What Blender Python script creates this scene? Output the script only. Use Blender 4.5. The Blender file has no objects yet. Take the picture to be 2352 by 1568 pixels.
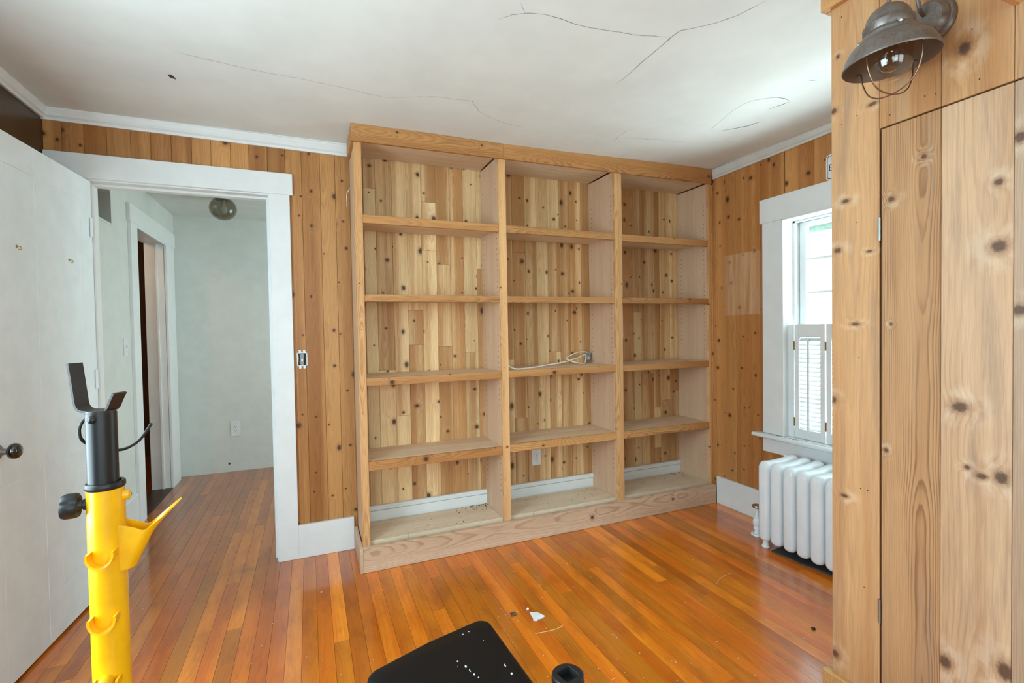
import bpy, bmesh, math, random
from mathutils import Vector, Matrix, noise

# ------------------------------------------------------------------ camera, sky, light, exposure
SC = bpy.context.scene
COL = SC.collection
H = 1.25
YAW, PITCH, ROLL, FPX = 0.396158630, -0.0226172257, -0.0171547955, 1111.7
fwd = Vector((math.sin(YAW)*math.cos(PITCH), math.cos(YAW)*math.cos(PITCH), math.sin(PITCH)))
rgt = Vector((math.cos(YAW), -math.sin(YAW), 0)); up = rgt.cross(fwd)
r2 = math.cos(ROLL)*rgt + math.sin(ROLL)*up
u2 = -math.sin(ROLL)*rgt + math.cos(ROLL)*up
cam = bpy.data.cameras.new('camera'); co = bpy.data.objects.new('camera', cam); COL.objects.link(co)
cam.sensor_width = 36.0; cam.lens = 36.0*FPX/2352.0; cam.clip_start = 0.02
co.matrix_world = Matrix(((r2.x, u2.x, -fwd.x, 0), (r2.y, u2.y, -fwd.y, 0), (r2.z, u2.z, -fwd.z, H), (0, 0, 0, 1)))
SC.camera = co
SC.view_settings.view_transform = 'Standard'; SC.view_settings.look = 'None'
SC.view_settings.gamma = 1.0; SC.view_settings.use_curve_mapping = False
SC.view_settings.exposure = 0.24

world = bpy.data.worlds.new('sky'); SC.world = world; world.use_nodes = True
wn = world.node_tree.nodes; wl = world.node_tree.links
bg = wn['Background']; tcw = wn.new('ShaderNodeTexCoord'); sx = wn.new('ShaderNodeSeparateXYZ')
rp = wn.new('ShaderNodeValToRGB'); mpw = wn.new('ShaderNodeMapRange')
wl.new(tcw.outputs['Generated'], sx.inputs[0]); wl.new(sx.outputs['Z'], mpw.inputs['Value'])
mpw.inputs['From Min'].default_value = -0.3; mpw.inputs['From Max'].default_value = 0.3
rp.color_ramp.elements[0].color = (0.58, 0.70, 0.68, 1); rp.color_ramp.elements[1].color = (0.78, 0.95, 1.0, 1)
wl.new(mpw.outputs[0], rp.inputs[0]); wl.new(rp.outputs[0], bg.inputs['Color'])
bg.inputs['Strength'].default_value = 4.2

def area(name, loc, direction, sx_, sy_, power, color=(1, 1, 1)):
    l = bpy.data.lights.new(name, 'AREA'); l.shape = 'RECTANGLE'; l.size = sx_; l.size_y = sy_
    l.energy = power; l.color = color
    o = bpy.data.objects.new(name, l); COL.objects.link(o); o.location = loc
    o.rotation_euler = Vector(direction).to_track_quat('-Z', 'Y').to_euler()
    return o
DAY = (0.66, 0.88, 1.0)
# daylight through the windows of the near wall and the left wall (behind the photographer)
area('daylight_near_window', (-0.35, -2.02, 1.40), (0.1, 1, 0.05), 1.0, 1.35, 9, DAY)
area('daylight_near_window', (1.00, -2.02, 1.40), (-0.1, 1, 0.05), 1.0, 1.35, 9, DAY)
area('daylight_left_window', (-1.22, 0.95, 1.35), (1, 0.12, 0.0), 1.2, 1.3, 36, DAY)
# daylight thrown up from the sunlit ground outside the window beside the radiator
area('sunlit_ground_right', (3.75, 1.65, 0.10), (-1, 0, 1.1), 2.2, 1.5, 205, (0.80, 0.95, 1.0))
# hall: unseen fill light added at its far right end, and a lamp in the room off the hall
area('added_hall_fill', (1.45, 4.0, 1.35), (-1, 0.1, 0), 0.9, 1.3, 11, (0.84, 0.98, 0.96))
# photographer's flash turned up to the ceiling
fl = bpy.data.lights.new('bounced_flash', 'SPOT'); fl.energy = 30; fl.spot_size = math.radians(125); fl.spot_blend = 0.8
fl.shadow_soft_size = 0.08; fl.color = (0.84, 0.985, 1.0)
fo = bpy.data.objects.new('bounced_flash', fl); COL.objects.link(fo); fo.location = (-0.15, -0.10, 1.45)
fo.rotation_euler = Vector((-0.12, 0.25, 1)).to_track_quat('-Z', 'Y').to_euler()

# ------------------------------------------------------------------ small helpers
RNG = random.Random(7)
def s(r, g, b):
    f = lambda c: (c/255/12.92) if c/255 <= 0.04045 else ((c/255+0.055)/1.055)**2.4
    return (f(r), f(g), f(b), 1.0)

def link(o, parent):
    COL.objects.link(o)
    if parent is not None:
        o.parent = parent; o.matrix_parent_inverse = parent['_w'] if False else WORLD[parent.name].inverted()
    WORLD[o.name] = (Matrix.Translation(o.location) @ o.rotation_euler.to_matrix().to_4x4())
WORLD = {}
def empty(name, loc, parent=None):
    o = bpy.data.objects.new(name, None); o.location = loc; o.empty_display_size = 0.1
    link(o, parent); return o
def tag(o, label=None, cat=None, group=None, kind=None):
    if label: o['label'] = label
    if cat: o['category'] = cat
    if group: o['group'] = group
    if kind: o['kind'] = kind
    return o
def put(name, bm, m, parent=None, smooth=False, angle=None, recalc=True):
    """link a bmesh given in world coordinates as one object with its origin at its centre"""
    if recalc: bmesh.ops.recalc_face_normals(bm, faces=bm.faces)
    lo = Vector((1e9,)*3); hi = Vector((-1e9,)*3)
    for v in bm.verts:
        for i in range(3):
            lo[i] = min(lo[i], v.co[i]); hi[i] = max(hi[i], v.co[i])
    c = (lo+hi)/2
    bmesh.ops.translate(bm, verts=bm.verts, vec=-c)
    me = bpy.data.meshes.new(name); bm.to_mesh(me); bm.free()
    me.materials.append(m)
    if smooth:
        for p in me.polygons: p.use_smooth = True
        if angle: 
            try: me.set_sharp_from_angle(angle=math.radians(angle))
            except Exception: pass
    o = bpy.data.objects.new(name, me); o.location = c
    link(o, parent); return o
def B(): return bmesh.new()
def bx(bm, x0, x1, y0, y1, z0, z1, bev=0.0, seg=1, M=None):
    if x0 > x1: x0, x1 = x1, x0
    if y0 > y1: y0, y1 = y1, y0
    if z0 > z1: z0, z1 = z1, z0
    t = bmesh.new(); r = bmesh.ops.create_cube(t, size=1.0)
    for v in r['verts']:
        v.co = Vector(((x0+x1)/2+v.co.x*(x1-x0), (y0+y1)/2+v.co.y*(y1-y0), (z0+z1)/2+v.co.z*(z1-z0)))
    if bev > 0:
        bmesh.ops.bevel(t, geom=list(t.edges), offset=bev, segments=seg, affect='EDGES', profile=0.5)
    merge(bm, t, M); return bm
def merge(bm, t, M=None):
    mp = {}
    for v in t.verts: mp[v] = bm.verts.new(M @ v.co if M is not None else v.co)
    for f in t.faces:
        try: bm.faces.new([mp[v] for v in f.verts])
        except ValueError: pass
    t.free()
def frame_for(d):
    d = Vector(d).normalized(); a = Vector((0, 0, 1)) if abs(d.z) < 0.95 else Vector((1, 0, 0))
    x = d.cross(a).normalized(); y = d.cross(x).normalized(); return x, y, d
def lathe(bm, prof, origin, axis=(0, 0, 1), seg=32, cap0=False, cap1=False):
    """prof: (radius, distance along axis)"""
    x, y, d = frame_for(axis); o = Vector(origin); rings = []
    for r, t in prof:
        rings.append([bm.verts.new(o + d*t + (x*math.cos(k*2*math.pi/seg)+y*math.sin(k*2*math.pi/seg))*max(r, 1e-5)) for k in range(seg)])
    for a, b in zip(rings, rings[1:]):
        for k in range(seg): bm.faces.new((a[k], a[(k+1) % seg], b[(k+1) % seg], b[k]))
    if cap0: bm.faces.new(rings[0])
    if cap1: bm.faces.new(rings[-1])
    return bm
def cyl(bm, p0, p1, r0, r1=None, seg=20):
    p0 = Vector(p0); p1 = Vector(p1); L = (p1-p0).length
    return lathe(bm, [(r0, 0), (r0 if r1 is None else r1, L)], p0, p1-p0, seg, True, True)
def smooth_path(pts, n=6):
    P = [Vector(p) for p in pts]; out = []
    for i in range(len(P)-1):
        p0 = P[max(i-1, 0)]; p1 = P[i]; p2 = P[i+1]; p3 = P[min(i+2, len(P)-1)]
        for k in range(n):
            t = k/n
            out.append(0.5*((2*p1)+(p2-p0)*t+(2*p0-5*p1+4*p2-p3)*t*t+(3*p1-p0-3*p2+p3)*t**3))
    out.append(P[-1]); return out
def tube(bm, pts, r, seg=10, n=6, taper=None):
    P = smooth_path(pts, n) if n else [Vector(p) for p in pts]
    rings = []; x = None
    for i, p in enumerate(P):
        d = (P[min(i+1, len(P)-1)]-P[max(i-1, 0)]).normalized()
        if x is None: x, _, _ = frame_for(d)
        x = (x - d*x.dot(d)).normalized(); y = d.cross(x)
        rr = r if taper is None else r*taper(i/(len(P)-1))
        rings.append([bm.verts.new(p+(x*math.cos(k*2*math.pi/seg)+y*math.sin(k*2*math.pi/seg))*rr) for k in range(seg)])
    for a, b in zip(rings, rings[1:]):
        for k in range(seg): bm.faces.new((a[k], a[(k+1) % seg], b[(k+1) % seg], b[k]))
    bm.faces.new(rings[0]); bm.faces.new(rings[-1]); return bm
def prism(bm, poly, z0, z1, M=None, bev=0.0, seg=2):
    t = bmesh.new()
    a = [t.verts.new((p[0], p[1], z0)) for p in poly]; b = [t.verts.new((p[0], p[1], z1)) for p in poly]
    n = len(poly); t.faces.new(a[::-1]); t.faces.new(b)
    for k in range(n): t.faces.new((a[k], a[(k+1) % n], b[(k+1) % n], b[k]))
    if bev: bmesh.ops.bevel(t, geom=list(t.edges), offset=bev, segments=seg, affect='EDGES', profile=0.5)
    merge(bm, t, M); return bm
def sweep(bm, prof, p0, p1, out, upv=(0, 0, 1)):
    """profile (o,u) carried from p0 to p1; o along 'out', u along up"""
    o = Vector(out); w = Vector(upv); A = []; Bv = []
    for a, b in prof:
        A.append(bm.verts.new(Vector(p0)+o*a+w*b)); Bv.append(bm.verts.new(Vector(p1)+o*a+w*b))
    n = len(prof)
    for k in range(n): bm.faces.new((A[k], A[(k+1) % n], Bv[(k+1) % n], Bv[k]))
    bm.faces.new(A); bm.faces.new(Bv); return bm
def sheet(bm, grid, th):
    """open surface from a grid of points, given a thickness along its normals"""
    R_ = len(grid); C_ = len(grid[0]); nor = [[None]*C_ for _ in range(R_)]
    for i in range(R_):
        for j in range(C_):
            a = grid[min(i+1, R_-1)][j]-grid[max(i-1, 0)][j]; b = grid[i][min(j+1, C_-1)]-grid[i][max(j-1, 0)]
            n = a.cross(b); nor[i][j] = n.normalized() if n.length > 1e-12 else Vector((0, 0, 1))
    F = [[bm.verts.new(grid[i][j]+nor[i][j]*th/2) for j in range(C_)] for i in range(R_)]
    K = [[bm.verts.new(grid[i][j]-nor[i][j]*th/2) for j in range(C_)] for i in range(R_)]
    for i in range(R_-1):
        for j in range(C_-1):
            bm.faces.new((F[i][j], F[i+1][j], F[i+1][j+1], F[i][j+1])); bm.faces.new((K[i][j], K[i][j+1], K[i+1][j+1], K[i+1][j]))
    for i in range(R_-1):
        bm.faces.new((F[i][0], K[i][0], K[i+1][0], F[i+1][0])); bm.faces.new((F[i][-1], F[i+1][-1], K[i+1][-1], K[i][-1]))
    for j in range(C_-1):
        bm.faces.new((F[0][j], F[0][j+1], K[0][j+1], K[0][j])); bm.faces.new((F[-1][j], K[-1][j], K[-1][j+1], F[-1][j+1]))
    return bm

# ------------------------------------------------------------------ materials
class NT:
    def __init__(self, name):
        self.mat = bpy.data.materials.new(name); self.mat.use_nodes = True
        self.t = self.mat.node_tree; self.n = self.t.nodes; self.bsdf = self.n['Principled BSDF']
    def put(self, sock, v):
        if hasattr(v, 'is_output') or isinstance(v, bpy.types.NodeSocket): self.t.links.new(v, sock)
        elif v is not None: sock.default_value = v
    def m(self, op, a, b=None, c=None, clamp=False):
        n = self.n.new('ShaderNodeMath'); n.operation = op; n.use_clamp = clamp
        self.put(n.inputs[0], a); self.put(n.inputs[1], b); self.put(n.inputs[2], c); return n.outputs[0]
    def vec(self, x, y, z):
        n = self.n.new('ShaderNodeCombineXYZ'); self.put(n.inputs[0], x); self.put(n.inputs[1], y); self.put(n.inputs[2], z); return n.outputs[0]
    def noise(self, v, scale=1.0, detail=2.0, rough=0.5):
        n = self.n.new('ShaderNodeTexNoise'); self.put(n.inputs['Vector'], v)
        n.inputs['Scale'].default_value = scale; n.inputs['Detail'].default_value = detail; n.inputs['Roughness'].default_value = rough
        return n.outputs['Fac']
    def mr(self, v, a, b, c=0.0, d=1.0, smooth=True):
        n = self.n.new('ShaderNodeMapRange'); n.interpolation_type = 'SMOOTHSTEP' if smooth else 'LINEAR'
        self.put(n.inputs['Value'], v); self.put(n.inputs['From Min'], a); self.put(n.inputs['From Max'], b)
        self.put(n.inputs['To Min'], c); self.put(n.inputs['To Max'], d); return n.outputs[0]
    def mix(self, f, a, b, mode='MIX'):
        n = self.n.new('ShaderNodeMix'); n.data_type = 'RGBA'; n.blend_type = mode
        self.put(n.inputs[0], f); self.put(n.inputs[6], a); self.put(n.inputs[7], b); return n.outputs[2]
    def coords(self):
        tc = self.n.new('ShaderNodeTexCoord'); sp = self.n.new('ShaderNodeSeparateXYZ')
        self.t.links.new(tc.outputs['Object'], sp.inputs[0]); return tc.outputs['Object'], sp.outputs
    def world(self):
        g = self.n.new('ShaderNodeNewGeometry'); sp = self.n.new('ShaderNodeSeparateXYZ')
        self.t.links.new(g.outputs['Position'], sp.inputs[0]); return g.outputs['Position'], sp.outputs
    def rnd(self):
        return self.n.new('ShaderNodeObjectInfo').outputs['Random']
    def bump(self, h, strength, dist):
        n = self.n.new('ShaderNodeBump'); n.inputs['Strength'].default_value = strength; n.inputs['Distance'].default_value = dist
        self.put(n.inputs['Height'], h); self.t.links.new(n.outputs[0], self.bsdf.inputs['Normal'])
    def base(self, c): self.put(self.bsdf.inputs['Base Color'], c)
    def set(self, **k):
        for a, v in k.items(): self.put(self.bsdf.inputs[a.replace('_', ' ')], v)

def paint(name, col, rough=0.45, mottle=0.05, bump=0.15, scale=9.0, spec=0.4):
    m = NT(name); P, _ = m.world()
    n = m.noise(P, scale, 3.0, 0.6); f = m.mr(n, 0.3, 0.7, 1.0-mottle, 1.0+mottle*0.5)
    n2 = m.n.new('ShaderNodeVectorMath'); n2.operation = 'SCALE'; n2.inputs[0].default_value = col[:3]
    m.put(n2.inputs['Scale'], f); m.base(n2.outputs[0]); m.set(Roughness=rough, Specular_IOR_Level=spec)
    m.bump(m.noise(P, 160.0, 2.0, 0.6), bump, 0.0006); return m.mat
def plain(name, col, rough=0.5, metal=0.0, coat=0.0, spec=0.5, bump=0.0, bscale=300.0):
    m = NT(name); P, _ = m.coords()
    f = m.mr(m.noise(P, 30.0, 2.0), 0.3, 0.7, 0.94, 1.05)
    n2 = m.n.new('ShaderNodeVectorMath'); n2.operation = 'SCALE'; n2.inputs[0].default_value = col[:3]
    m.put(n2.inputs['Scale'], f); m.base(n2.outputs[0]); m.set(Roughness=rough, Metallic=metal, Coat_Weight=coat, Specular_IOR_Level=spec)
    if bump: m.bump(m.noise(P, bscale, 2.0), bump, 0.0005)
    return m.mat

def wood(name, ax, light, mid, dark, freq=230.0, ring=0.4, streak=0.8, knots=None, explicit=None, tone=(0.88, 1.08),
         rough=0.55, coat=0.0, fib=0.10, knotcol=s(44, 28, 20), cath=0.035, bump=0.25, blotch=0.0, dirt=None, spec=0.35, pale=0.0, mottle=0.0, pith=None, narrow=0.25, hall_dark=False, pale_rect=False):
    """board wood with its own grain, growth rings and knots. ax = (across, depth, along) axes of the board's object space"""
    m = NT(name); _, o = m.coords(); I = dict(x=0, y=1, z=2)
    a, d, l = (o[I[k]] for k in ax); R_ = m.rnd()
    fr = lambda k: m.m('FRACT', m.m('MULTIPLY', R_, k))
    ls = m.m('ADD', l, m.m('MULTIPLY', R_, 91.0)); r13 = m.m('MULTIPLY', R_, 57.0)
    low = m.m('SUBTRACT', m.noise(m.vec(m.m('MULTIPLY', a, 3.5), r13, m.m('MULTIPLY', ls, 1.1)), 1.0, 2.0), 0.5)
    # knots as a normalised distance k (1 = rim of the knot)
    k = 99.0; bend = None
    if knots:
        fa, flen, thr, rmin, rmax = knots
        va = m.m('ADD', m.m('MULTIPLY', a, fa), m.m('MULTIPLY', R_, 31.0)); vl = m.m('MULTIPLY', ls, flen)
        vo = m.n.new('ShaderNodeTexVoronoi'); vo.voronoi_dimensions = '2D'; vo.feature = 'F1'
        vo.inputs['Scale'].default_value = 1.0; vo.inputs['Randomness'].default_value = 0.85
        m.put(vo.inputs['Vector'], m.vec(va, vl, 0.0))
        ps = m.n.new('ShaderNodeSeparateXYZ'); m.put(ps.inputs[0], vo.outputs['Position'])
        cs = m.n.new('ShaderNodeSeparateColor'); m.put(cs.inputs[0], vo.outputs['Color'])
        da = m.m('DIVIDE', m.m('SUBTRACT', va, ps.outputs[0]), fa); dl = m.m('DIVIDE', m.m('SUBTRACT', vl, ps.outputs[1]), flen)
        dl2 = m.m('MULTIPLY', dl, m.mr(cs.outputs[2], 0, 1, 0.6, 1.3, False))
        ds = m.m('SQRT', m.m('ADD', m.m('MULTIPLY', da, da), m.m('MULTIPLY', dl2, dl2)))
        rad = m.m('ADD', m.m('MULTIPLY', m.m('MULTIPLY', cs.outputs[0], cs.outputs[0]), rmax-rmin), rmin)
        ex = m.m('LESS_THAN', cs.outputs[1], thr)
        k = m.m('ADD', m.m('DIVIDE', ds, rad), m.m('MULTIPLY', ex, 99.0))
    if explicit:
        for (ka, kl, kr, ks) in explicit:
            da = m.m('SUBTRACT', a, ka); dl = m.m('MULTIPLY', m.m('SUBTRACT', l, kl), ks)
            q = m.m('DIVIDE', m.m('SQRT', m.m('ADD', m.m('MULTIPLY', da, da), m.m('MULTIPLY', dl, dl))), kr)
            k = q if isinstance(k, float) else m.m('MINIMUM', k, q)
    if not isinstance(k, float):
        wob = m.m('MULTIPLY', m.m('SUBTRACT', m.noise(m.vec(m.m('MULTIPLY', a, 150.0), r13, m.m('MULTIPLY', ls, 150.0)), 1.0, 2.0), 0.5), 0.7)
        k = m.m('ADD', k, wob)
        e = m.m('POWER', 2.718, m.m('MULTIPLY', m.m('MULTIPLY', k, k), -0.16))
    else: e = None
    x0 = m.m('MULTIPLY', m.m('SUBTRACT', fr(17.31), 0.5), 0.10)
    if pith is not None: x0 = pith
    aw = m.m('ADD', m.m('SUBTRACT', a, x0), m.m('MULTIPLY', low, 0.025))
    dep = m.m('ADD', m.m('MULTIPLY', m.noise(m.vec(r13, 3.7, m.m('MULTIPLY', ls, 1.3)), 1.0, 2.0), cath*2), m.m('MULTIPLY', fr(7.77), 0.03))
    rad = m.m('SQRT', m.m('ADD', m.m('MULTIPLY', aw, aw), m.m('MULTIPLY', dep, dep)))
    if e is not None: rad = m.m('ADD', rad, m.m('MULTIPLY', e, 0.012))
    fine = m.noise(m.vec(m.m('MULTIPLY', a, 90.0), r13, m.m('MULTIPLY', ls, 5.0)), 1.0, 2.0)
    saw = m.m('FRACT', m.m('ADD', m.m('MULTIPLY', rad, freq), m.m('MULTIPLY', fine, 0.6)))
    late = m.m('MULTIPLY', m.mr(saw, narrow, 0.88), m.mr(saw, 0.90, 1.0, 1.0, 0.0))
    late = m.m('MULTIPLY', late, m.mr(m.noise(m.vec(m.m('MULTIPLY', a, 14.0), r13, m.m('MULTIPLY', ls, 1.6)), 1.0, 2.0), 0.36, 0.62, 0.25, 1.0))
    st = m.noise(m.vec(m.m('MULTIPLY', a, 13.0), r13, m.m('MULTIPLY', ls, 0.35)), 1.0, 4.0, 0.55)
    st = m.mr(m.m('ADD', st, m.m('MULTIPLY', m.m('SUBTRACT', fr(5.13), 0.5), 0.30)), 0.5-0.17/max(streak, .05), 0.5+0.17/max(streak, .05))
    c = m.mix(st, light, mid)
    if blotch:
        bl = m.mr(m.noise(m.vec(m.m('MULTIPLY', a, 9.0), r13, m.m('MULTIPLY', ls, 4.0)), 1.0, 4.0, 0.65), 0.42, 0.72)
        c = m.mix(m.m('MULTIPLY', bl, blotch), c, dark)
    if mottle:
        mo = m.mr(m.noise(m.vec(m.m('MULTIPLY', a, 22.0), r13, m.m('MULTIPLY', ls, 1.9)), 1.0, 4.0, 0.6), 0.46, 0.72)
        c = m.mix(m.m('MULTIPLY', mo, mottle), c, s(158, 128, 106))
    c = m.mix(m.m('MULTIPLY', late, ring), c, dark)
    fb = m.noise(m.vec(m.m('MULTIPLY', a, 520.0), m.m('MULTIPLY', d, 520.0), m.m('MULTIPLY', ls, 14.0)), 1.0, 2.0)
    tn = m.m('MULTIPLY', m.mr(fr(3.71), 0, 1, tone[0], tone[1], False), m.mr(fb, 0.25, 0.75, 1.0-fib, 1.0+fib))
    sc = m.n.new('ShaderNodeVectorMath'); sc.operation = 'SCALE'; m.put(sc.inputs[0], c); m.put(sc.inputs['Scale'], tn); c = sc.outputs[0]
    if e is not None:
        if pale:
            pn = m.mr(m.noise(m.vec(m.m('MULTIPLY', a, 30.0), r13, m.m('MULTIPLY', ls, 22.0)), 1.0, 2.0), 0.38, 0.62)
            c = m.mix(m.m('MULTIPLY', m.m('MULTIPLY', m.m('MULTIPLY', m.mr(k, 1.0, 2.0), m.mr(k, 2.2, 5.0, 1.0, 0.0)), pn), pale), c, s(244, 230, 206))
        halo = m.m('MULTIPLY', m.mr(k, 0.8, 2.3, 1.0, 0.0), 0.34)
        c = m.mix(halo, c, dark)
        core = m.mr(k, 0.55, 1.2, 1.0, 0.0)
        kn = m.mix(m.mr(m.m('SINE', m.m('MULTIPLY', k, 13.0)), -1, 1, 0.0, 0.55), knotcol, dark)
        c = m.mix(m.m('MULTIPLY', core, 0.92), c, kn)
    if dirt:
        dn = m.mr(m.noise(m.vec(m.m('MULTIPLY', a, 30.0), r13, m.m('MULTIPLY', l, 30.0)), 1.0, 5.0, 0.7), 0.60, 0.72)
        c = m.mix(m.m('MULTIPLY', dn, dirt), c, s(96, 82, 70))
    if pale_rect:     # paler rectangle on the boards beside the window
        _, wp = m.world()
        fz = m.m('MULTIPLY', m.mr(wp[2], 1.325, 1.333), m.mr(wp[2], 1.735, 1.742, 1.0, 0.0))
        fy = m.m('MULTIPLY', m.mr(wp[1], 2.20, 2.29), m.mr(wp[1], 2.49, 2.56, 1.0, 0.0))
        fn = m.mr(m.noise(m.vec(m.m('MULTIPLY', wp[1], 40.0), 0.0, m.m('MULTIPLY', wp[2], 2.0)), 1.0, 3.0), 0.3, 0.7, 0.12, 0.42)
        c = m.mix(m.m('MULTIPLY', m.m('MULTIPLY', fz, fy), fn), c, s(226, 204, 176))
    if hall_dark:      # the floor colour is darkened towards the hall
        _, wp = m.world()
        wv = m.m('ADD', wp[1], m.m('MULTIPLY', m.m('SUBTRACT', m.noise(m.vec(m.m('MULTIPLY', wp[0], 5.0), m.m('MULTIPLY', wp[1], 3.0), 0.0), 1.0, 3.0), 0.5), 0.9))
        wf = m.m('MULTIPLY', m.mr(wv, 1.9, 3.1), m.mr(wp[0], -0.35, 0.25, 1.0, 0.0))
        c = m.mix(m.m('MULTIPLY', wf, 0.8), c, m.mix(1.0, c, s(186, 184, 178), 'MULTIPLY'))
    m.base(c); m.set(Roughness=rough, Coat_Weight=coat, Coat_Roughness=0.12, Specular_IOR_Level=spec)
    m.bump(m.m('ADD', m.m('MULTIPLY', fb, 0.5), m.m('MULTIPLY', late, 0.5)), bump, 0.0006)
    return m.mat

VX = ('x', 'y', 'z'); VY = ('y', 'x', 'z'); HX = ('z', 'y', 'x'); TX = ('y', 'z', 'x'); FY = ('x', 'z', 'y')
KN = (11.0, 4.6, 0.14, 0.0050, 0.0150)
M = {}
M['cedar_back'] = wood('knotty_cedar_back_wall', VX, s(208, 152, 92), s(160, 104, 54), s(106, 66, 34), 170, 0.24, 0.8, KN, tone=(0.84, 1.08), rough=0.45, fib=.12)
M['cedar_pale'] = wood('knotty_cedar_pale', VX, s(248, 216, 164), s(194, 142, 90), s(120, 80, 46), 170, 0.20, 1.0, KN, tone=(0.82, 1.08), rough=0.5, fib=.12, pale=.05)
M['cedar_right'] = wood('knotty_cedar_right_wall', VY, s(208, 150, 90), s(176, 114, 60), s(114, 68, 34), 170, 0.22, 0.7, KN, tone=(0.88, 1.06), rough=0.42, fib=.12, pale_rect=True)
M['fir_v'] = wood('fir_trim_upright', VX, s(236, 190, 134), s(214, 160, 104), s(156, 100, 58), 260, 0.45, 0.7, (16, 2.0, .62, .004, .012), tone=(0.92, 1.06))
M['fir_h'] = wood('fir_trim_level', HX, s(212, 160, 102), s(184, 128, 74), s(120, 74, 40), 260, 0.5, 0.7, (16, 2.2, .55, .004, .016), tone=(0.88, 1.06), cath=.05)
M['base_h'] = wood('fir_base_board', HX, s(220, 192, 164), s(200, 168, 138), s(130, 94, 70), 150, 0.45, 0.6, None, [(0.0, 0.18, .013, 1.0), (0.02, 0.82, .010, 1.0)], tone=(0.96, 1.04), cath=.06, narrow=.5)
M['ply_v'] = wood('plywood_side', VY, s(220, 188, 158), s(202, 166, 136), s(164, 126, 98), 120, 0.20, 0.5, tone=(0.96, 1.03), rough=0.6, fib=.08)
M['shelf_h'] = wood('shelf_board', TX, s(236, 212, 182), s(216, 186, 154), s(160, 126, 98), 90, 0.28, 0.6, tone=(0.94, 1.04), rough=0.6, dirt=.12)
M['floor_ply'] = wood('bottom_shelf_plywood', TX, s(240, 222, 196), s(224, 202, 174), s(170, 138, 110), 60, 0.20, 0.5, tone=(0.97, 1.03), rough=0.6, dirt=.45)
M['floor'] = wood('varnished_floor_strip', FY, s(246, 146, 34), s(220, 110, 18), s(138, 62, 14), 110, 0.16, 0.7, tone=(0.66, 1.12), rough=0.30, coat=0.8, fib=.07, bump=.06, blotch=.42, spec=.4, cath=.05, hall_dark=True)
M['seam'] = plain('dark_floor_seam', s(58, 26, 10), 0.7)
M['gap'] = plain('dark_board_gap', s(60, 38, 20), 0.8)
def patina(name):
    m = NT(name); P, _ = m.coords(); n1 = m.mr(m.noise(P, 32.0, 4.0, 0.6), 0.35, 0.7); n2 = m.mr(m.noise(P, 190.0, 3.0, 0.6), 0.45, 0.7)
    c = m.mix(m.m('MULTIPLY', n1, 0.6), s(138, 133, 130), s(112, 92, 80)); c = m.mix(m.m('MULTIPLY', n2, 0.35), c, s(162, 158, 154))
    m.base(c); m.set(Roughness=0.42, Metallic=0.75); m.bump(n2, 0.15, 0.0006); return m.mat
M['white'] = paint('white_trim_paint', (0.80, 0.835, 0.84), 0.38, 0.03, 0.12)
M['door_white'] = paint('white_door_paint', (0.80, 0.89, 0.93), 0.40, 0.04, 0.2)
M['hallwall'] = paint('hall_wall_paint', (0.68, 0.72, 0.69), 0.6, 0.04, 0.3)
M['ceil'] = paint('ceiling_plaster_paint', (0.79, 0.835, 0.82), 0.6, 0.05, 0.35, 3.0)
M['crown_r'] = paint('greyed_crown_paint', (0.66, 0.66, 0.62), 0.5, 0.06, 0.2)
M['brownwall'] = paint('dark_brown_wall', s(74, 54, 34), 0.35, 0.08, 0.2)
M['darkroom'] = paint('brown_room_paint', s(92, 62, 38), 0.6, 0.08, 0.2)
M['crack'] = plain('crack_line', s(112, 106, 98), 0.9)  # dark tone along the ceiling cracks
M['hole'] = plain('chipped_hole', s(66, 56, 48), 0.9)
M['radiator'] = paint('radiator_enamel', (0.86, 0.93, 0.97), 0.22, 0.03, 0.06, spec=.5)
M['slate'] = plain('sooty_slate', s(64, 66, 70), 0.5, bump=.4, bscale=60)
M['black_plastic'] = plain('black_plastic', s(26, 27, 29), 0.42)
M['black_steel'] = plain('black_powder_coat', s(24, 25, 27), 0.38, spec=.5, bump=.12, bscale=900)
M['brown_steel'] = plain('fork_coat', s(40, 34, 32), 0.42, bump=.1, bscale=900)
M['yellow'] = plain('yellow_powder_coat', s(250, 188, 12), 0.32, coat=.25, spec=.5)
M['vinyl'] = plain('black_vinyl', s(10, 11, 13), 0.5, spec=.25, bump=.35, bscale=700)
M['piping'] = plain('grey_piping', s(70, 68, 70), 0.6)
M['speck'] = plain('white_paint_speck', s(214, 222, 224), 0.7)
M['porcelain'] = plain('black_knob_glaze', s(10, 10, 11), 0.06, coat=1.0)
M['brass'] = plain('brass', s(176, 138, 70), 0.35, 1.0)
M['steel'] = plain('zinc_steel', s(170, 170, 165), 0.35, 0.9)
M['pewter'] = patina('aged_pewter')
M['pewter_in'] = plain('dark_shade_lining', s(112, 94, 80), 0.45, 0.4)
M['copper'] = plain('copper_wire', s(158, 128, 108), 0.35, 1.0)
M['cord_white'] = plain('white_cable', s(232, 232, 224), 0.45)
M['plug_grey'] = plain('grey_connector', s(140, 146, 150), 0.45)
M['plate_white'] = plain('white_plastic', s(226, 232, 234), 0.35)
M['slot'] = plain('dark_slot', s(40, 40, 44), 0.7)
M['copper_dark'] = plain('dark_box_inside', s(28, 30, 30), 0.6)
M['sign_white'] = plain('sign_face', s(232, 232, 230), 0.4)
M['sign_black'] = plain('sign_black', s(18, 18, 18), 0.5)
M['plaster'] = plain('plaster_chip', s(236, 240, 240), 0.8)
M['dust'] = plain('grey_dust', s(96, 84, 72), 0.9)
M['crumb'] = plain('dark_crumb', s(44, 34, 28), 0.9)
M['thread'] = plain('pale_thread', s(236, 196, 140), 0.7)
M['weathered'] = paint('weathered_outer_frame', s(176, 200, 186), 0.7, 0.2, 0.3, 40)
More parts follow.
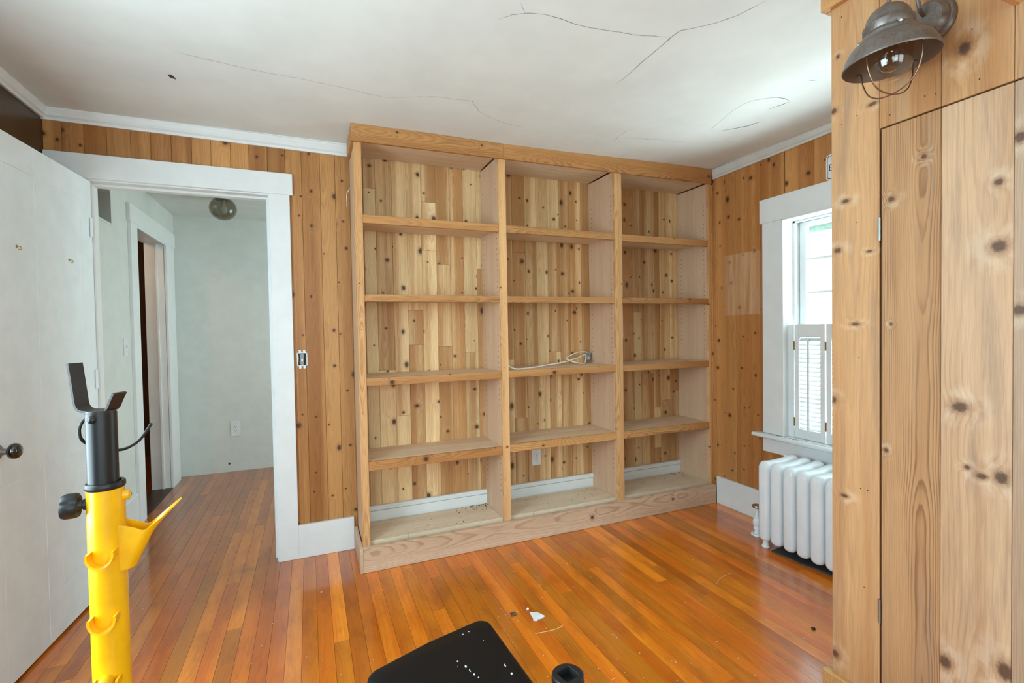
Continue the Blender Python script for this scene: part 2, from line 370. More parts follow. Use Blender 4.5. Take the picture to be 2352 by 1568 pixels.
M['storm'] = paint('pale_blue_storm_frame', s(176, 214, 226), 0.5, 0.05, 0.1)
M['darkglass'] = plain('dark_transom_glass', s(46, 42, 36), 0.8, spec=0.0)
def glass(name, col, rough=0.0, ior=1.45):
    m = NT(name); m.base(col); m.set(Roughness=rough, IOR=ior, Transmission_Weight=1.0); return m.mat
def thin_glass(name, tint, refl=1.0):
    """thin pane or blown shell: clear straight through, mirror-like at a glance"""
    m = NT(name); t_ = m.t; out = m.n['Material Output']; m.n.remove(m.bsdf)
    tr = m.n.new('ShaderNodeBsdfTransparent'); tr.inputs[0].default_value = tint
    gs = m.n.new('ShaderNodeBsdfGlossy'); gs.inputs['Roughness'].default_value = 0.02; gs.inputs['Color'].default_value = (1, 1, 1, 1)
    lw = m.n.new('ShaderNodeLayerWeight'); lw.inputs['Blend'].default_value = 0.5
    fz = m.m('ADD', m.m('MULTIPLY', m.m('POWER', lw.outputs['Facing'], 5.0), 0.9), 0.045)
    mx = m.n.new('ShaderNodeMixShader'); t_.links.new(m.m('MULTIPLY', fz, refl, None, True), mx.inputs[0])
    t_.links.new(tr.outputs[0], mx.inputs[1]); t_.links.new(gs.outputs[0], mx.inputs[2]); t_.links.new(mx.outputs[0], out.inputs['Surface'])
    return m.mat
M['pane'] = thin_glass('window_glass', (0.97, 0.99, 0.985, 1)); M['jar'] = thin_glass('clear_jar_glass', (0.93, 0.92, 0.90, 1), 1.6); M['smoke'] = thin_glass('smoked_glass', (0.52, 0.49, 0.42, 1), 1.2)

XL, XR, YB = -1.127, 2.665, 2.945      # room: left wall, right wall, back wall (planes of the visible faces)
YN = -2.0                              # near wall, behind the photographer
def zc(x, y):
    t = max(0.0, min(1.0, (x-0.9)/1.7)); t = t*t*(3-2*t)
    q = noise.noise(Vector((x*0.9, y*0.9, 3.1)))*0.006 + noise.noise(Vector((x*2.3, y*2.3, 8.2)))*0.0022
    sagr = -0.030*math.exp(-((XR-x)/0.16)**2)*max(0.0, min(1.0, (2.45-y)/0.5))
    ed = min(1.0, max(0.0, min(x-XL, YB-y)/0.25))
    return 2.325 + 0.033*t + q*ed + sagr*0.4

# ------------------------------------------------------------------ floor
floor = tag(put('floor', bx(B(), XL-0.12, 2.79, YN-0.1, 5.2, -0.06, -0.0145), M['seam']),
            'orange varnished strip wood floor of the room and the hall', 'floor', kind='structure')
PITCH_F = 0.0595
def strip_run(x0, x1, y0, y1, mat, lens, seed):
    r = random.Random(seed); y = y0 - r.random()*0.4
    first = True
    while y < y1:
        L = r.uniform(*lens); a = max(y, y0); b = min(y+L, y1)
        if y1-b < 0.18: b = y1
        if b-a > 0.02:
            zt = r.uniform(-0.0004, 0.0)
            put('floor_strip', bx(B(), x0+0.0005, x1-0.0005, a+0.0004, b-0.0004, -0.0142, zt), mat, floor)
        y = b if b == y1 else y+L
k = 0; xx = -1.1285
while xx < XR-0.005:
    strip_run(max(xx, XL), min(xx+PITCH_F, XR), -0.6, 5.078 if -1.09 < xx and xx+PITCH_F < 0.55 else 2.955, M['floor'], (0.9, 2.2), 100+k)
    xx += PITCH_F; k += 1

# ------------------------------------------------------------------ ceilings
def ceiling_mesh(x0, x1, y0, y1, nx, ny, f):
    bm = B(); g = [[bm.verts.new((x0+(x1-x0)*i/nx, y0+(y1-y0)*j/ny, f(x0+(x1-x0)*i/nx, y0+(y1-y0)*j/ny))) for j in range(ny+1)] for i in range(nx+1)]
    for i in range(nx):
        for j in range(ny): bm.faces.new((g[i][j], g[i][j+1], g[i+1][j+1], g[i+1][j]))
    t = [[bm.verts.new((v.co.x, v.co.y, 2.46)) for v in (g[0][0], g[0][-1], g[-1][-1], g[-1][0])]][0]
    bm.faces.new(t); return bm
ceil = tag(put('ceiling', ceiling_mesh(XL-0.01, XR+0.01, YN, YB+0.01, 76, 98, zc), M['ceil'], smooth=True, recalc=False),
           'sagging white plaster ceiling with hairline cracks', 'ceiling', kind='structure')
tag(put('ceiling_hall', bx(B(), -1.2, 1.6, 3.07, 5.2, 2.31, 2.40), M['hallwall']), 'white plaster ceiling of the hall beyond the doorway', 'ceiling', kind='structure')
def ribbon(pts, w0, name='crack', mat='crack', seed=1, drop=0.0007):
    r = random.Random(seed); P = []
    for a, b in zip(pts, pts[1:]):
        n = max(2, int(math.hypot(b[0]-a[0], b[1]-a[1])/0.012))
        for i in range(n): P.append((a[0]+(b[0]-a[0])*i/n, a[1]+(b[1]-a[1])*i/n))
    P.append(pts[-1]); P = [(x+r.uniform(-.0018, .0018), y+r.uniform(-.0018, .0018)) for x, y in P]
    bm = B(); A = []
    for i, (x, y) in enumerate(P):
        p = P[max(0, i-1)]; q = P[min(len(P)-1, i+1)]; dx, dy = q[0]-p[0], q[1]-p[1]; L = math.hypot(dx, dy) or 1
        w = w0*(0.5+0.5*r.random())*min(1.0, 0.25+min(i, len(P)-1-i)*0.25); nx, ny = -dy/L*w, dx/L*w
        z = zc(x, y)-drop
        A.append((bm.verts.new((x+nx, y+ny, z)), bm.verts.new((x-nx, y-ny, z))))
    for a, b in zip(A, A[1:]): bm.faces.new((a[0], a[1], b[1], b[0]))
    put(name, bm, M[mat], ceil)
CR = dict(
 A=[(0.667, 1.472), (0.694, 1.506), (0.701, 1.514)],
 B=[(0.631, 1.575), (0.665, 1.538), (0.708, 1.51), (0.77, 1.495), (0.835, 1.496), (0.892, 1.503), (0.959, 1.499), (1.023, 1.49), (1.082, 1.482), (1.13, 1.478), (1.186, 1.463), (1.251, 1.449)],
 C=[(1.433, 1.174), (1.42, 1.215), (1.404, 1.263), (1.382, 1.301), (1.35, 1.338), (1.302, 1.377), (1.268, 1.402), (1.266, 1.449), (1.268, 1.516), (1.267, 1.595), (1.271, 1.665), (1.276, 1.74), (1.275, 1.8)],
 D=[(0.36, 2.282), (0.55, 2.20), (0.73, 2.18), (0.795, 2.272), (0.86, 2.306), (0.958, 2.348), (1.047, 2.359), (1.097, 2.362)],
 K=[(-0.444, 2.191), (-0.364, 2.208), (-0.309, 2.214), (-0.253, 2.225), (-0.135, 2.236), (-0.01, 2.237), (0.088, 2.246), (0.191, 2.257), (0.286, 2.277), (0.36, 2.282)],
 P=[(1.651, 2.337), (1.801, 2.29), (1.925, 2.281), (2.129, 2.26)], O=[(1.641, 2.339), (1.633, 2.202)],
 N=[(2.187, 2.233), (2.278, 2.214), (2.303, 2.174), (2.372, 2.177)])
for i, (kk, pts) in enumerate(CR.items()): ribbon(pts, 0.0011 if kk in 'BC' else 0.0008, seed=i)
for i, pts in enumerate(([(2.154, 2.062), (2.202, 2.02), (2.249, 1.962), (2.268, 1.898)], [(2.174, 1.775), (2.188, 1.73), (2.199, 1.679)],
                         [(1.637, 2.35), (1.637, 2.32)], [(1.805, 2.288), (1.836, 2.282)], [(2.09, 1.502), (2.12, 1.488)], [(1.262, 1.44), (1.266, 1.46)])):
    ribbon(pts, 0.0036, 'split', 'hole', 50+i, .0046)
def ceil_patch(name, poly, mat, dz, inner=0.0):
    bm = B(); cx = sum(p[0] for p in poly)/len(poly); cy = sum(p[1] for p in poly)/len(poly)
    c = bm.verts.new((cx, cy, zc(cx, cy)-0.0005-inner)); v = [bm.verts.new((x, y, zc(x, y)-dz(x, y))) for x, y in poly]
    for a, b in zip(v, v[1:]+v[:1]): bm.faces.new((c, a, b))
    put(name, bm, M[mat], ceil)
ceil_patch('chipped_hole', [(-0.510, 2.390), (-0.497, 2.389), (-0.490, 2.405), (-0.487, 2.428), (-0.508, 2.417)], 'hole', lambda x, y: 0.0008)
ceil_patch('peeling_flake', [(2.083, 2.059), (2.154, 2.058), (2.202, 2.016), (2.249, 1.958), (2.264, 1.898), (2.189, 1.862), (2.170, 1.775), (2.184, 1.73), (2.195, 1.679), (2.155, 1.667), (2.093, 1.673), (2.047, 1.708), (2.008, 1.751), (2.005, 1.828), (2.05, 1.968)],
           'ceil', lambda x, y: 0.0006+0.0034*max(0, min(1, (x-2.05)/0.15)), 0.0014)

# ------------------------------------------------------------------ back wall with its boards
DX0, DX1, DZ = -0.969, -0.19, 2.005           # doorway
wb = B()
bx(wb, XL-0.12, DX0-0.02, 2.9575, 3.07, 0, 2.46); bx(wb, DX1+0.02, XR+0.12, 2.9575, 3.07, 0, 2.46); bx(wb, DX0-0.02, DX1+0.02, 2.9575, 3.07, DZ+0.02, 2.46)
wall_back = tag(put('wall_back', wb, M['gap']), 'back wall clad in upright knotty cedar boards', 'wall', kind='structure')
edges_b = [-1.127, -1.057, -.974, -.8865, -.792, -.709, -.623, -.5355, -.45, -.3615, -.2757, -.1876, -.101, -.019, .076, .156, .234, .309, .3765, .471, .557, .646, .737,
           .824, .910, .998, 1.085, 1.16, 1.246, 1.338, 1.420, 1.508, 1.597, 1.679, 1.766, 1.853, 1.94, 2.03, 2.1157, 2.208, 2.271, 2.385, 2.4476, 2.542, 2.628, 2.665]
rb = random.Random(21)
def board_back(a, b, z0, z1, mat):
    d = rb.uniform(0.0, 0.0012)
    put('wall_board', bx(B(), a+0.0005, b-0.0005, YB+d, 2.957, z0+0.0003, z1-0.0003, 0.0012), mat, wall_back)
for a, b in zip(edges_b, edges_b[1:]):
    mid = (a+b)/2; mat = M['cedar_back'] if mid < 0.235 else M['cedar_pale']
    z0 = 2.03 if mid < -0.08 else 0.0
    js = []
    if mid > 0.3:
        if rb.random() < 0.7: js.append(rb.uniform(0.5, 2.1))
        if rb.random() < 0.35: js.append(rb.uniform(0.3, 2.1))
    zs = [z0]+sorted(js)+[2.335 if mid < 0.3 else 2.345]
    for p, q in zip(zs, zs[1:]):
        if q-p > 0.02: board_back(a, b, p, q, mat)

# ------------------------------------------------------------------ right wall with its boards and window opening
WY0, WY1, WZ0, WZ1 = 1.23, 2.072, 0.56, 1.885
wr = B()
bx(wr, 2.6775, 2.80, WY1+0.02, YB+0.13, 0, 2.46); bx(wr, 2.6775, 2.80, YN-0.1, WY0-0.02, 0, 2.46)
bx(wr, 2.6775, 2.80, WY0-0.02, WY1+0.02, 0, WZ0-0.02); bx(wr, 2.6775, 2.80, WY0-0.02, WY1+0.02, WZ1+0.02, 2.46)
wall_right = tag(put('wall_right', wr, M['gap']), 'right wall of knotty cedar boards around the window', 'wall', kind='structure')
edges_r = [2.945, 2.87, 2.784, 2.70, 2.612, 2.524, 2.436, 2.340, 2.244, 2.162, 2.069, 1.979, 1.886, 1.79, 1.70, 1.61, 1.52, 1.43, 1.34, 1.25, 1.16, 1.07]
for a, b in zip(edges_r, edges_r[1:]):
    mid = (a+b)/2
    if b < WY1 < mid: b = WY1+.0005
    spans = [(0.0, WZ0-0.03), (WZ1+0.03, 2.375)] if WY0-0.01 < mid < WY1-0.005 else [(0.0, 2.36)]
    for p, q in spans:
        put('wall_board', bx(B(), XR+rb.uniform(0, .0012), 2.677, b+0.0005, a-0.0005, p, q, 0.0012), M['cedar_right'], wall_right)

# left wall, near wall, with window openings behind the photographer
wlb = B()
bx(wlb, XL-0.12, XL, 1.58, YB+0.01, 0, 2.46); bx(wlb, XL-0.12, XL, YN-0.1, 0.32, 0, 2.46)
bx(wlb, XL-0.12, XL, 0.32, 1.58, 0, 0.68); bx(wlb, XL-0.12, XL, 0.32, 1.58, 2.02, 2.46)
tag(put('wall_left', wlb, M['brownwall']), 'dark brown painted left wall behind the open white door', 'wall', kind='structure')
wn_ = B(); ops = [(-0.87, 0.17), (0.48, 1.52)]
bx(wn_, XL, ops[0][0], YN-0.1, YN, 0, 2.46); bx(wn_, ops[0][1], ops[1][0], YN-0.1, YN, 0, 2.46); bx(wn_, ops[1][1], XR+0.1, YN-0.1, YN, 0, 2.46)
for a, b in ops: bx(wn_, a, b, YN-0.1, YN, 0, 0.70); bx(wn_, a, b, YN-0.1, YN, 2.10, 2.46)
tag(put('wall_near', wn_, M['white']), 'white near wall with two window openings behind the camera', 'wall', kind='structure')

# ------------------------------------------------------------------ trim of the room
def crown(name, p0, p1, out, h, d, mat, label):
    prof = [(0, 0), (0.010, 0), (0.012, h*0.18), (0.020, h*0.30), (0.021, h*0.48), (d*0.82, h*0.74), (d*0.86, h*0.86), (d, h*0.90), (d, h), (0, h)]
    return tag(put(name, sweep(B(), prof, p0, p1, out), mat), label, 'crown moulding', kind='structure')
crown('trim_1', (XL, YB, 2.272), (0.226, YB, 2.262), (0, -1, 0), 0.064, 0.034, M['white'], 'white crown moulding along the back wall above the doorway')
crown('trim_2', (XL, 2.94, 2.277), (XL, -1.9, 2.277), (1, 0, 0), 0.058, 0.034, M['white'], 'white crown moulding on the dark left wall')
crown('trim_3', (XR, 2.632, 2.291), (XR, 1.06, 2.312), (-1, 0, 0), 0.062, 0.030, M['crown_r'], 'greyed white crown moulding on the right wall above the window')
bb = B(); bx(bb, -0.082, 0.214, YB-0.020, YB, 0, 0.186, 0.002)
tag(put('baseboard_back', bb, M['white']), 'white baseboard between the door casing and the bookcase', 'baseboard', kind='structure')
bb = B(); bx(bb, XR-0.018, XR, 1.06, 2.6, 0, 0.191, 0.002)
tag(put('baseboard_right', bb, M['white']), 'white baseboard on the right wall beside the radiator', 'baseboard', kind='structure')
bb = B(); bx(bb, 0.272, 2.617, YB-0.016, YB, 0.0, 0.200, 0.001); bx(bb, 0.272, 2.617, YB-0.022, YB, 0.203, 0.232, 0.004, 2)
tag(put('baseboard_bookcase', bb, M['white']), 'older white baseboard with a capped top behind the bookcase', 'baseboard', kind='structure')

# doorway casing and jambs (one frame, in parts)
dc = tag(empty('trim_4', (DX1, YB, 0)), 'white flat casing and jamb around the doorway to the hall', 'door casing', kind='structure')
put('head_casing', bx(B(), XL+0.004, -0.066, YB-0.022, YB, 2.012, 2.127, 0.0015), M['white'], dc)
put('side_casing', bx(B(), DX1+0.006, -0.082, YB-0.020, YB, 0, 2.012, 0.0015), M['white'], dc)
put('side_casing', bx(B(), -1.085, -1.004, YB-0.020, YB, 0, 2.012, 0.0015), M['white'], dc)
hj = B(); bx(hj, DX0-0.02, DX1+0.02, YB-0.004, 3.075, DZ, DZ+0.02); put('head_jamb', hj, M['white'], dc)
put('door_stop', bx(B(), DX0, DX1, 2.99, 3.035, DZ-0.012, DZ, 0.001), M['white'], dc)
for a, b, y_ in ((DX0-0.02, DX0, 2.966), (DX1, DX1+0.02, YB-0.004)): put('side_jamb', bx(B(), a, b, y_, 3.075, 0, DZ), M['white'], dc)
put('door_stop', bx(B(), DX0, DX0+0.012, 2.99, 3.035, 0, DZ-0.012, 0.001), M['white'], dc)
put('door_stop', bx(B(), DX1-0.012, DX1, 2.99, 3.035, 0, DZ-0.012, 0.001), M['white'], dc)
put('strike_plate', bx(B(), DX1-0.0015, DX1, 2.955, 2.975, 0.905, 0.955), M['steel'], dc)

# ------------------------------------------------------------------ hall beyond the doorway
HL, HB = -1.08, 5.078
hw = B(); bx(hw, -1.2, 1.6, HB, HB+0.12, 0, 2.4)
tag(put('wall_hall_back', hw, M['hallwall']), 'plain white end wall of the hall', 'wall', kind='structure')
OY0, OY1, OZ = 4.03, 4.74, 2.005
hl = B()
bx(hl, HL-0.1, HL, 3.07, OY0, 0, 1.93); bx(hl, HL-0.1, HL, 3.62, OY0, 1.93, 2.4); bx(hl, HL-0.1, HL, OY1, HB, 0, 2.4); bx(hl, HL-0.1, HL, OY0, OY1, OZ, 2.4)
bx(hl, HL-0.1, HL, 3.07, 3.62, 2.26, 2.4)
tag(put('wall_hall_left', hl, M['hallwall']), 'left hall wall with a doorway and a dark high recess', 'wall', kind='structure')
hr = B(); bx(hr, 1.5, 1.6, 3.07, 3.5, 0, 2.4); bx(hr, 1.5, 1.6, 4.5, HB, 0, 2.4); bx(hr, 1.5, 1.6, 3.5, 4.5, 0, .68); bx(hr, 1.5, 1.6, 3.5, 4.5, 2.02, 2.4)
tag(put('wall_hall_right', hr, M['hallwall']), 'right end wall of the hall, out of view', 'wall', kind='structure')
hn = B(); bx(hn, DX1+0.02, 1.5, 3.071, 3.085, 0, 2.31); bx(hn, HL, DX0-0.021, 3.071, 3.085, 0, 2.31); bx(hn, DX0-0.021, DX1+0.02, 3.071, 3.085, DZ+0.021, 2.31)
tag(put('wall_hall_near', hn, M['hallwall']), 'hall side of the wall around the doorway', 'wall', kind='structure')
# dark recess high on the hall's left wall
rc = tag(empty('window_2', (HL, 3.35, 1.93)), 'dark glazed transom recess high on the left hall wall', 'transom', kind='structure')
put('pane', bx(B(), HL-0.075, HL-0.070, 3.07, 3.62, 1.93, 2.26), M['darkglass'], rc)
put('ledge', bx(B(), HL-0.07, HL+0.004, 3.07, 3.622, 1.918, 1.932, .001), M['hallwall'], rc)
bm = B(); sweep(bm, [(0, 0), (0, 0.14), (0.14, 0.14)], (HL-0.07, 3.62, 2.12), (HL-0.001, 3.62, 2.12), (0, -1, 0)); put('corner_gusset', bm, M['hallwall'], rc)
# hall doorway casing
hd = tag(empty('trim_5', (HL, 4.4, 0)), 'white casing and deep jambs of the doorway in the left hall wall', 'door casing', kind='structure')
put('side_casing', bx(B(), HL, HL+0.02, OY0-0.135, OY0-0.005, 0, 2.008, .0015), M['white'], hd)
put('side_casing', bx(B(), HL, HL+0.02, OY1+0.005, 4.985, 0, 2.008, .0015), M['white'], hd)
put('head_casing', bx(B(), HL, HL+0.022, OY0-0.148, 5.02, 2.008, 2.128, .0015), M['white'], hd)
put('drip_strip', bx(B(), HL+0.004, HL+0.018, OY0, OY1, 1.992, 2.008, .001), M['white'], hd)
put('head_jamb', bx(B(), HL-0.14, HL, OY0, OY1, OZ-0.001, OZ+0.015), M['white'], hd)
put('side_jamb', bx(B(), HL-0.13, HL, OY1-0.004, OY1+0.008, 0, OZ), M['white'], hd)
put('side_jamb', bx(B(), HL-0.14, HL, OY0-0.008, OY0+0.004, 0, OZ), M['white'], hd)
put('door_stop', bx(B(), HL-0.055, HL-0.04, OY1-0.016, OY1-0.004, 0, OZ-.01, .001), M['white'], hd)
put('threshold', bx(B(), HL-0.14, HL+0.012, OY0, OY1, -0.002, 0.006, .002), wood('dark_threshold_board', FY, s(74, 48, 36), s(58, 38, 30), s(36, 24, 18), rough=.4), hd)
dr = B(); bx(dr, -2.6, -2.5, 3.3, 6.2, 0, 2.4); bx(dr, -2.6, HL-0.1, 6.1, 6.2, 0, 2.4); bx(dr, -2.6, HL-0.1, 3.3, 3.4, 0, 2.4)
bx(dr, HL-.1, HL-.02, 5.2, 6.2, 0, 2.4)
tag(put('wall_side_room', dr, M['darkroom']), 'brown walls of the unlit room off the hall', 'wall', kind='structure')
tag(put('ceiling_side_room', bx(B(), -2.6, HL-0.101, 3.3, 6.2, 2.4, 2.46), M['hallwall']), 'ceiling of the unlit room off the hall', 'ceiling', kind='structure')
tag(put('floor_side_room', bx(B(), -2.6, HL-0.1405, 3.3, 6.2, -0.06, 0), M['floor']), 'orange floor of the unlit room off the hall', 'floor', kind='structure')
tag(put('baseboard_hall', bx(B(), HL, HL+0.014, 3.09, OY0-0.137, 0, 0.215, .002), M['white']), 'white baseboard of the left hall wall', 'baseboard', kind='structure')
pl = bpy.data.lights.new('side_room_lamp', 'POINT'); pl.energy = 11; pl.color = (1.0, 0.62, 0.36); pl.shadow_soft_size = 0.08
po = bpy.data.objects.new('side_room_lamp', pl); COL.objects.link(po); po.location = (-1.75, 3.75, 2.2)

# switch, outlet and globe lamp of the hall
def plate_thing(name, label, cat, base, out, side, w, h, kind):
    """wall plate: out = wall normal, side = horizontal direction on the wall"""
    o = Vector(out); sd = Vector(side); e = tag(empty(name, base), label, cat)
    Mx = Matrix(((sd.x, 0, o.x, base[0]), (sd.y, 0, o.y, base[1]), (sd.z, 1, o.z, base[2]), (0, 0, 0, 1)))
    bm = B(); bx(bm, -w/2, w/2, -h/2, h/2, 0, 0.006, 0.002, 2, Mx); put('plate', bm, M['plate_white'], e)
    if kind == 'switch':
        bm = B(); bx(bm, -0.005, 0.005, -0.012, 0.012, 0.006, 0.008, 0, 1, Mx); put('slot_frame', bm, M['plate_white'], e)
        bm = B(); bx(bm, -0.004, 0.004, -0.002, 0.009, 0.008, 0.018, .001, 1, Mx); put('toggle', bm, M['plate_white'], e)
        for q in (-0.03, 0.03): put('screw', cyl(B(), Mx @ Vector((0, q, .005)), Mx @ Vector((0, q, .0072)), .0028, seg=10), M['steel'], e)
    else:
        for q in (-0.0195, 0.0195):
            bm = B(); poly = [(0.0168*math.cos(t)*1.0, q+max(-.0125, min(.0125, 0.0168*math.sin(t)))) for t in [i*2*math.pi/28 for i in range(28)]]
            prism(bm, poly, 0.006, 0.0085, Mx); rc_ = put('receptacle', bm, M['plate_white'], e)
            for (a, hh) in ((-0.0062, .0085), (0.0062, .0075)):
                bm = B(); bx(bm, a-.0013, a+.0013, q+.001-hh/2+.002, q+.001+hh/2+.002, 0.0085, 0.0088, 0, 1, Mx); put('slot', bm, M['slot'], rc_)
            put('slot', cyl(B(), Mx @ Vector((0, q-.0075, .0085)), Mx @ Vector((0, q-.0075, .0088)), .0026, seg=10), M['slot'], rc_)
        put('screw', cyl(B(), Mx @ Vector((0, 0, .005)), Mx @ Vector((0, 0, .0072)), .0028, seg=10), M['steel'], e)
    return e
plate_thing('light_switch', 'white toggle light switch plate on the left hall wall', 'light switch', (HL, 3.775, 1.188), (1, 0, 0), (0, 1, 0), 0.062, 0.114, 'switch')
plate_thing('wall_outlet', 'white duplex outlet low on the end wall of the hall', 'outlet', (-0.646, HB, 0.392), (0, -1, 0), (1, 0, 0), 0.075, 0.135, 'outlet')
plate_thing('wall_outlet', 'white duplex outlet on the cedar back panel in the middle bay of the bookcase', 'outlet', (1.394, YB, 0.394), (0, -1, 0), (1, 0, 0), 0.066, 0.110, 'outlet')
gl = tag(empty('globe_lamp', (-0.588, 4.3, 2.31)), 'smoked glass globe lamp on the hall ceiling', 'ceiling lamp')
bm = B(); c0 = Vector((-0.588, 4.3, 2.222)); prof = [(0.0945*math.sin(t)*1.0, -0.088*math.cos(t)) for t in [math.pi*i/20 for i in range(0, 18)]]
lathe(bm, prof, c0, (0, 0, 1), 40); prof2 = [(r*0.965, z*0.965) for r, z in prof][::-1]; lathe(bm, prof+prof2, c0, (0, 0, 1), 40) if False else None
put('globe', bm, M['smoke'], gl, True)
put('ceiling_fitter', lathe(B(), [(0.0, 2.31), (0.055, 2.31), (0.055, 2.296), (0.046, 2.285), (0.0, 2.285)], (-0.588, 4.3, 0), seg=28), M['steel'], gl, True, 40)
put('bulb', lathe(B(), [(0.0, -0.052), (0.018, -0.046), (0.029, -0.025), (0.026, 0.0), (0.015, 0.022), (0.013, 0.055), (0, 0.055)], (-0.588, 4.3, 2.233), seg=20), M['plate_white'], gl, True)
# a dark scuff on the hall wall above the floor
tag(put('wall_scuff', lathe(B(), [(0, 0), (0.010, 0.0006), (0.006, 0.0012), (0, 0.0014)], (-0.705, HB, 0.075), (0, -1, 0), 9), M['hole']), 'small dark chip low on the hall end wall', 'chip')

# ------------------------------------------------------------------ open white door
hinge = Vector((-0.962, 2.945)); ang = math.radians(4.2)
dn = Vector((-math.sin(ang), -math.cos(ang)))          # from hinge to latch edge
nrm = Vector((math.cos(ang), -math.sin(ang)))          # face towards the room
DW, DT, DH0, DH1 = 0.775, 0.036, 0.012, 2.006
# local door frame: a along width, b up, c out towards the room (face plane c=0)
MD = Matrix(((dn.x, 0, nrm.x, hinge.x), (dn.y, 0, nrm.y, hinge.y), (0, 1, 0, 0), (0, 0, 0, 1)))
door = tag(empty('door_1', (hinge.x, hinge.y, 0)), 'white painted panel door standing open against the left wall', 'door', kind='structure')
def dpart(name, a0, a1, b0, b1, c0=-DT, c1=0.0, bev=.0008, mat='door_white', par=None):
    bm = B(); bx(bm, a0, a1, b0, b1, c0, c1, bev, 1, MD); return put(name, bm, M[mat], par or door)
g = 0.0003
dpart('core', 0.0, DW-.01, DH0+.01, DH1-.01, -DT+.004, -0.0016, 0)
st_ = [(-0.018, 0.086), (0.330, 0.436), (0.690, DW)]
for a, b in st_: dpart('stile', a, b, DH0, DH1)
rl = [(DH0, 0.198), (0.548, 0.728), (1.892, DH1)]
for a0, a1 in ((0.086, 0.330), (0.436, 0.690)):
    for b0, b1 in rl: dpart('rail', a0+g, a1-g, b0, b1, -DT, -0.0002)
    for b0, b1 in ((0.198, 0.548), (0.728, 1.892)):
        dpart('panel', a0+.0008, a1-.0008, b0+.0008, b1-.0008, -DT+.006, -0.0002, .0006)
kb = B(); kp = MD @ Vector((0.706, 0.857, 0.0)); kd = Vector((nrm.x, nrm.y, 0))
put('knob_shank', lathe(B(), [(0.026, 0), (0.026, 0.004), (0.012, 0.008), (0.010, 0.034)], kp, kd, 24, True, True), M['pewter'], door, True, 40)
put('door_knob', lathe(kb, [(0.0, 0.030), (0.014, 0.031), (0.026, 0.040), (0.0285, 0.050), (0.025, 0.060), (0.014, 0.067), (0.0, 0.069)], kp, kd, 32), M['porcelain'], door, True)
put('key_cover', lathe(B(), [(0, .004), (.012, .004), (.014, 0)], MD @ Vector((0.735, 0.985, 0)), kd, 16), M['plate_white'], door, True)
for (a, b) in ((0.555, 1.597), (0.196, 1.597)):
    p = MD @ Vector((a, b, 0)); d3 = Vector((dn.x, dn.y, 0))
    bm = B(); tube(bm, [p, p+kd*.008, p+kd*.013+Vector((0, 0, -.003)), p+kd*.014+Vector((0, 0, -.009)), p+kd*.009+Vector((0, 0, -.013)), p+kd*.006+Vector((0, 0, -.009))], .0013, 8, 5)
    lathe(bm, [(0, .002), (.005, .0015), (.006, 0)], p, kd, 10); put('cup_hook', bm, M['brass'], door, True)
for z in (0.25, 1.05, 1.78):
    put('hinge', cyl(B(), (hinge.x+.006, hinge.y-.003, z-.045), (hinge.x+.006, hinge.y-.003, z+.045), .0055, seg=12), M['door_white'], door, True, 40)

# uncovered switch beside the doorway
sw = tag(empty('uncovered_switch', (-0.040, YB, 1.11)), 'light switch without its cover plate in the cedar beside the doorway', 'light switch')
cx, cz = -0.040, 1.110
bm = B(); bx(bm, cx-.026, cx+.026, YB-.002, YB-.0005, cz-.037, cz+.037); put('box_opening', bm, M['copper_dark'], sw)
bm = B()
for sg in (-1, 1): bx(bm, cx+sg*.024-.003, cx+sg*.024+.003, YB-.006, YB, cz-.038, cz+.038, .0006)
for sg in (-1, 1):
    bx(bm, cx-.027, cx+.027, YB-.006, YB, cz+sg*.036-.0025, cz+sg*.036+.0025, .0006)
    for q in (-.011, .011): bx(bm, cx+q-.006, cx+q+.006, YB-.0055, YB-.001, cz+sg*.038, cz+sg*.052, .0006)
put('mounting_frame', bm, M['plate_white'], sw)
bm = B(); bx(bm, cx-.009, cx+.009, YB-.010, YB-.002, cz-.031, cz+.031, .002, 2); put('switch_body', bm, M['plug_grey'], sw)
bm = B(); bx(bm, cx-.0045, cx+.0045, YB-.018, YB-.010, cz-.012, cz+.002, .001); put('toggle', bm, M['plate_white'], sw)
for sg in (-1, 1): put('screw', cyl(B(), (cx, YB-.0075, cz+sg*.044), (cx, YB-.001, cz+sg*.044), .003, seg=10), M['brass'], sw)
put('wire', tube(B(), [(cx-.016, YB-.002, cz+.02), (cx-.018, YB-.006, cz), (cx-.015, YB-.005, cz-.015), (cx-.010, YB-.002, cz-.025)], .0016, 6), M['brass'], sw, True)
put('wire', tube(B(), [(cx+.015, YB-.002, cz+.026), (cx+.018, YB-.006, cz+.008), (cx+.014, YB-.005, cz-.012)], .0016, 6), M['black_plastic'], sw, True)
# stub of white wire at the bookcase's left side
tag(put('wire_stub', tube(B(), [(0.2295, 2.90, 2.075), (0.2265, 2.895, 2.06), (0.216, 2.888, 2.04), (0.213, 2.886, 2.01), (0.214, 2.887, 1.985), (0.213, 2.888, 1.965)], .0024, 8), M['cord_white'], None, True),
    'short white wire end poking out beside the top left of the bookcase', 'wire')

# ------------------------------------------------------------------ bookcase
bk = tag(empty('bookcase', (1.44, 2.77, 0)), 'large built-in unpainted wood bookcase of three bays, shelves empty', 'bookcase')
FY0 = 2.63
def P(name, x0, x1, y0, y1, z0, z1, mat, par=None, bev=.0012): return put(name, bx(B(), x0, x1, y0, y1, z0, z1, bev), M[mat], par or bk)
# upright panels behind the face frame
for a, b in ((0.236, 0.271), (1.031, 1.068), (1.829, 1.876), (2.617, 2.640)):
    P('side_panel', a, b, FY0+.0205, YB-.001, 0.02, 2.262, 'ply_v')
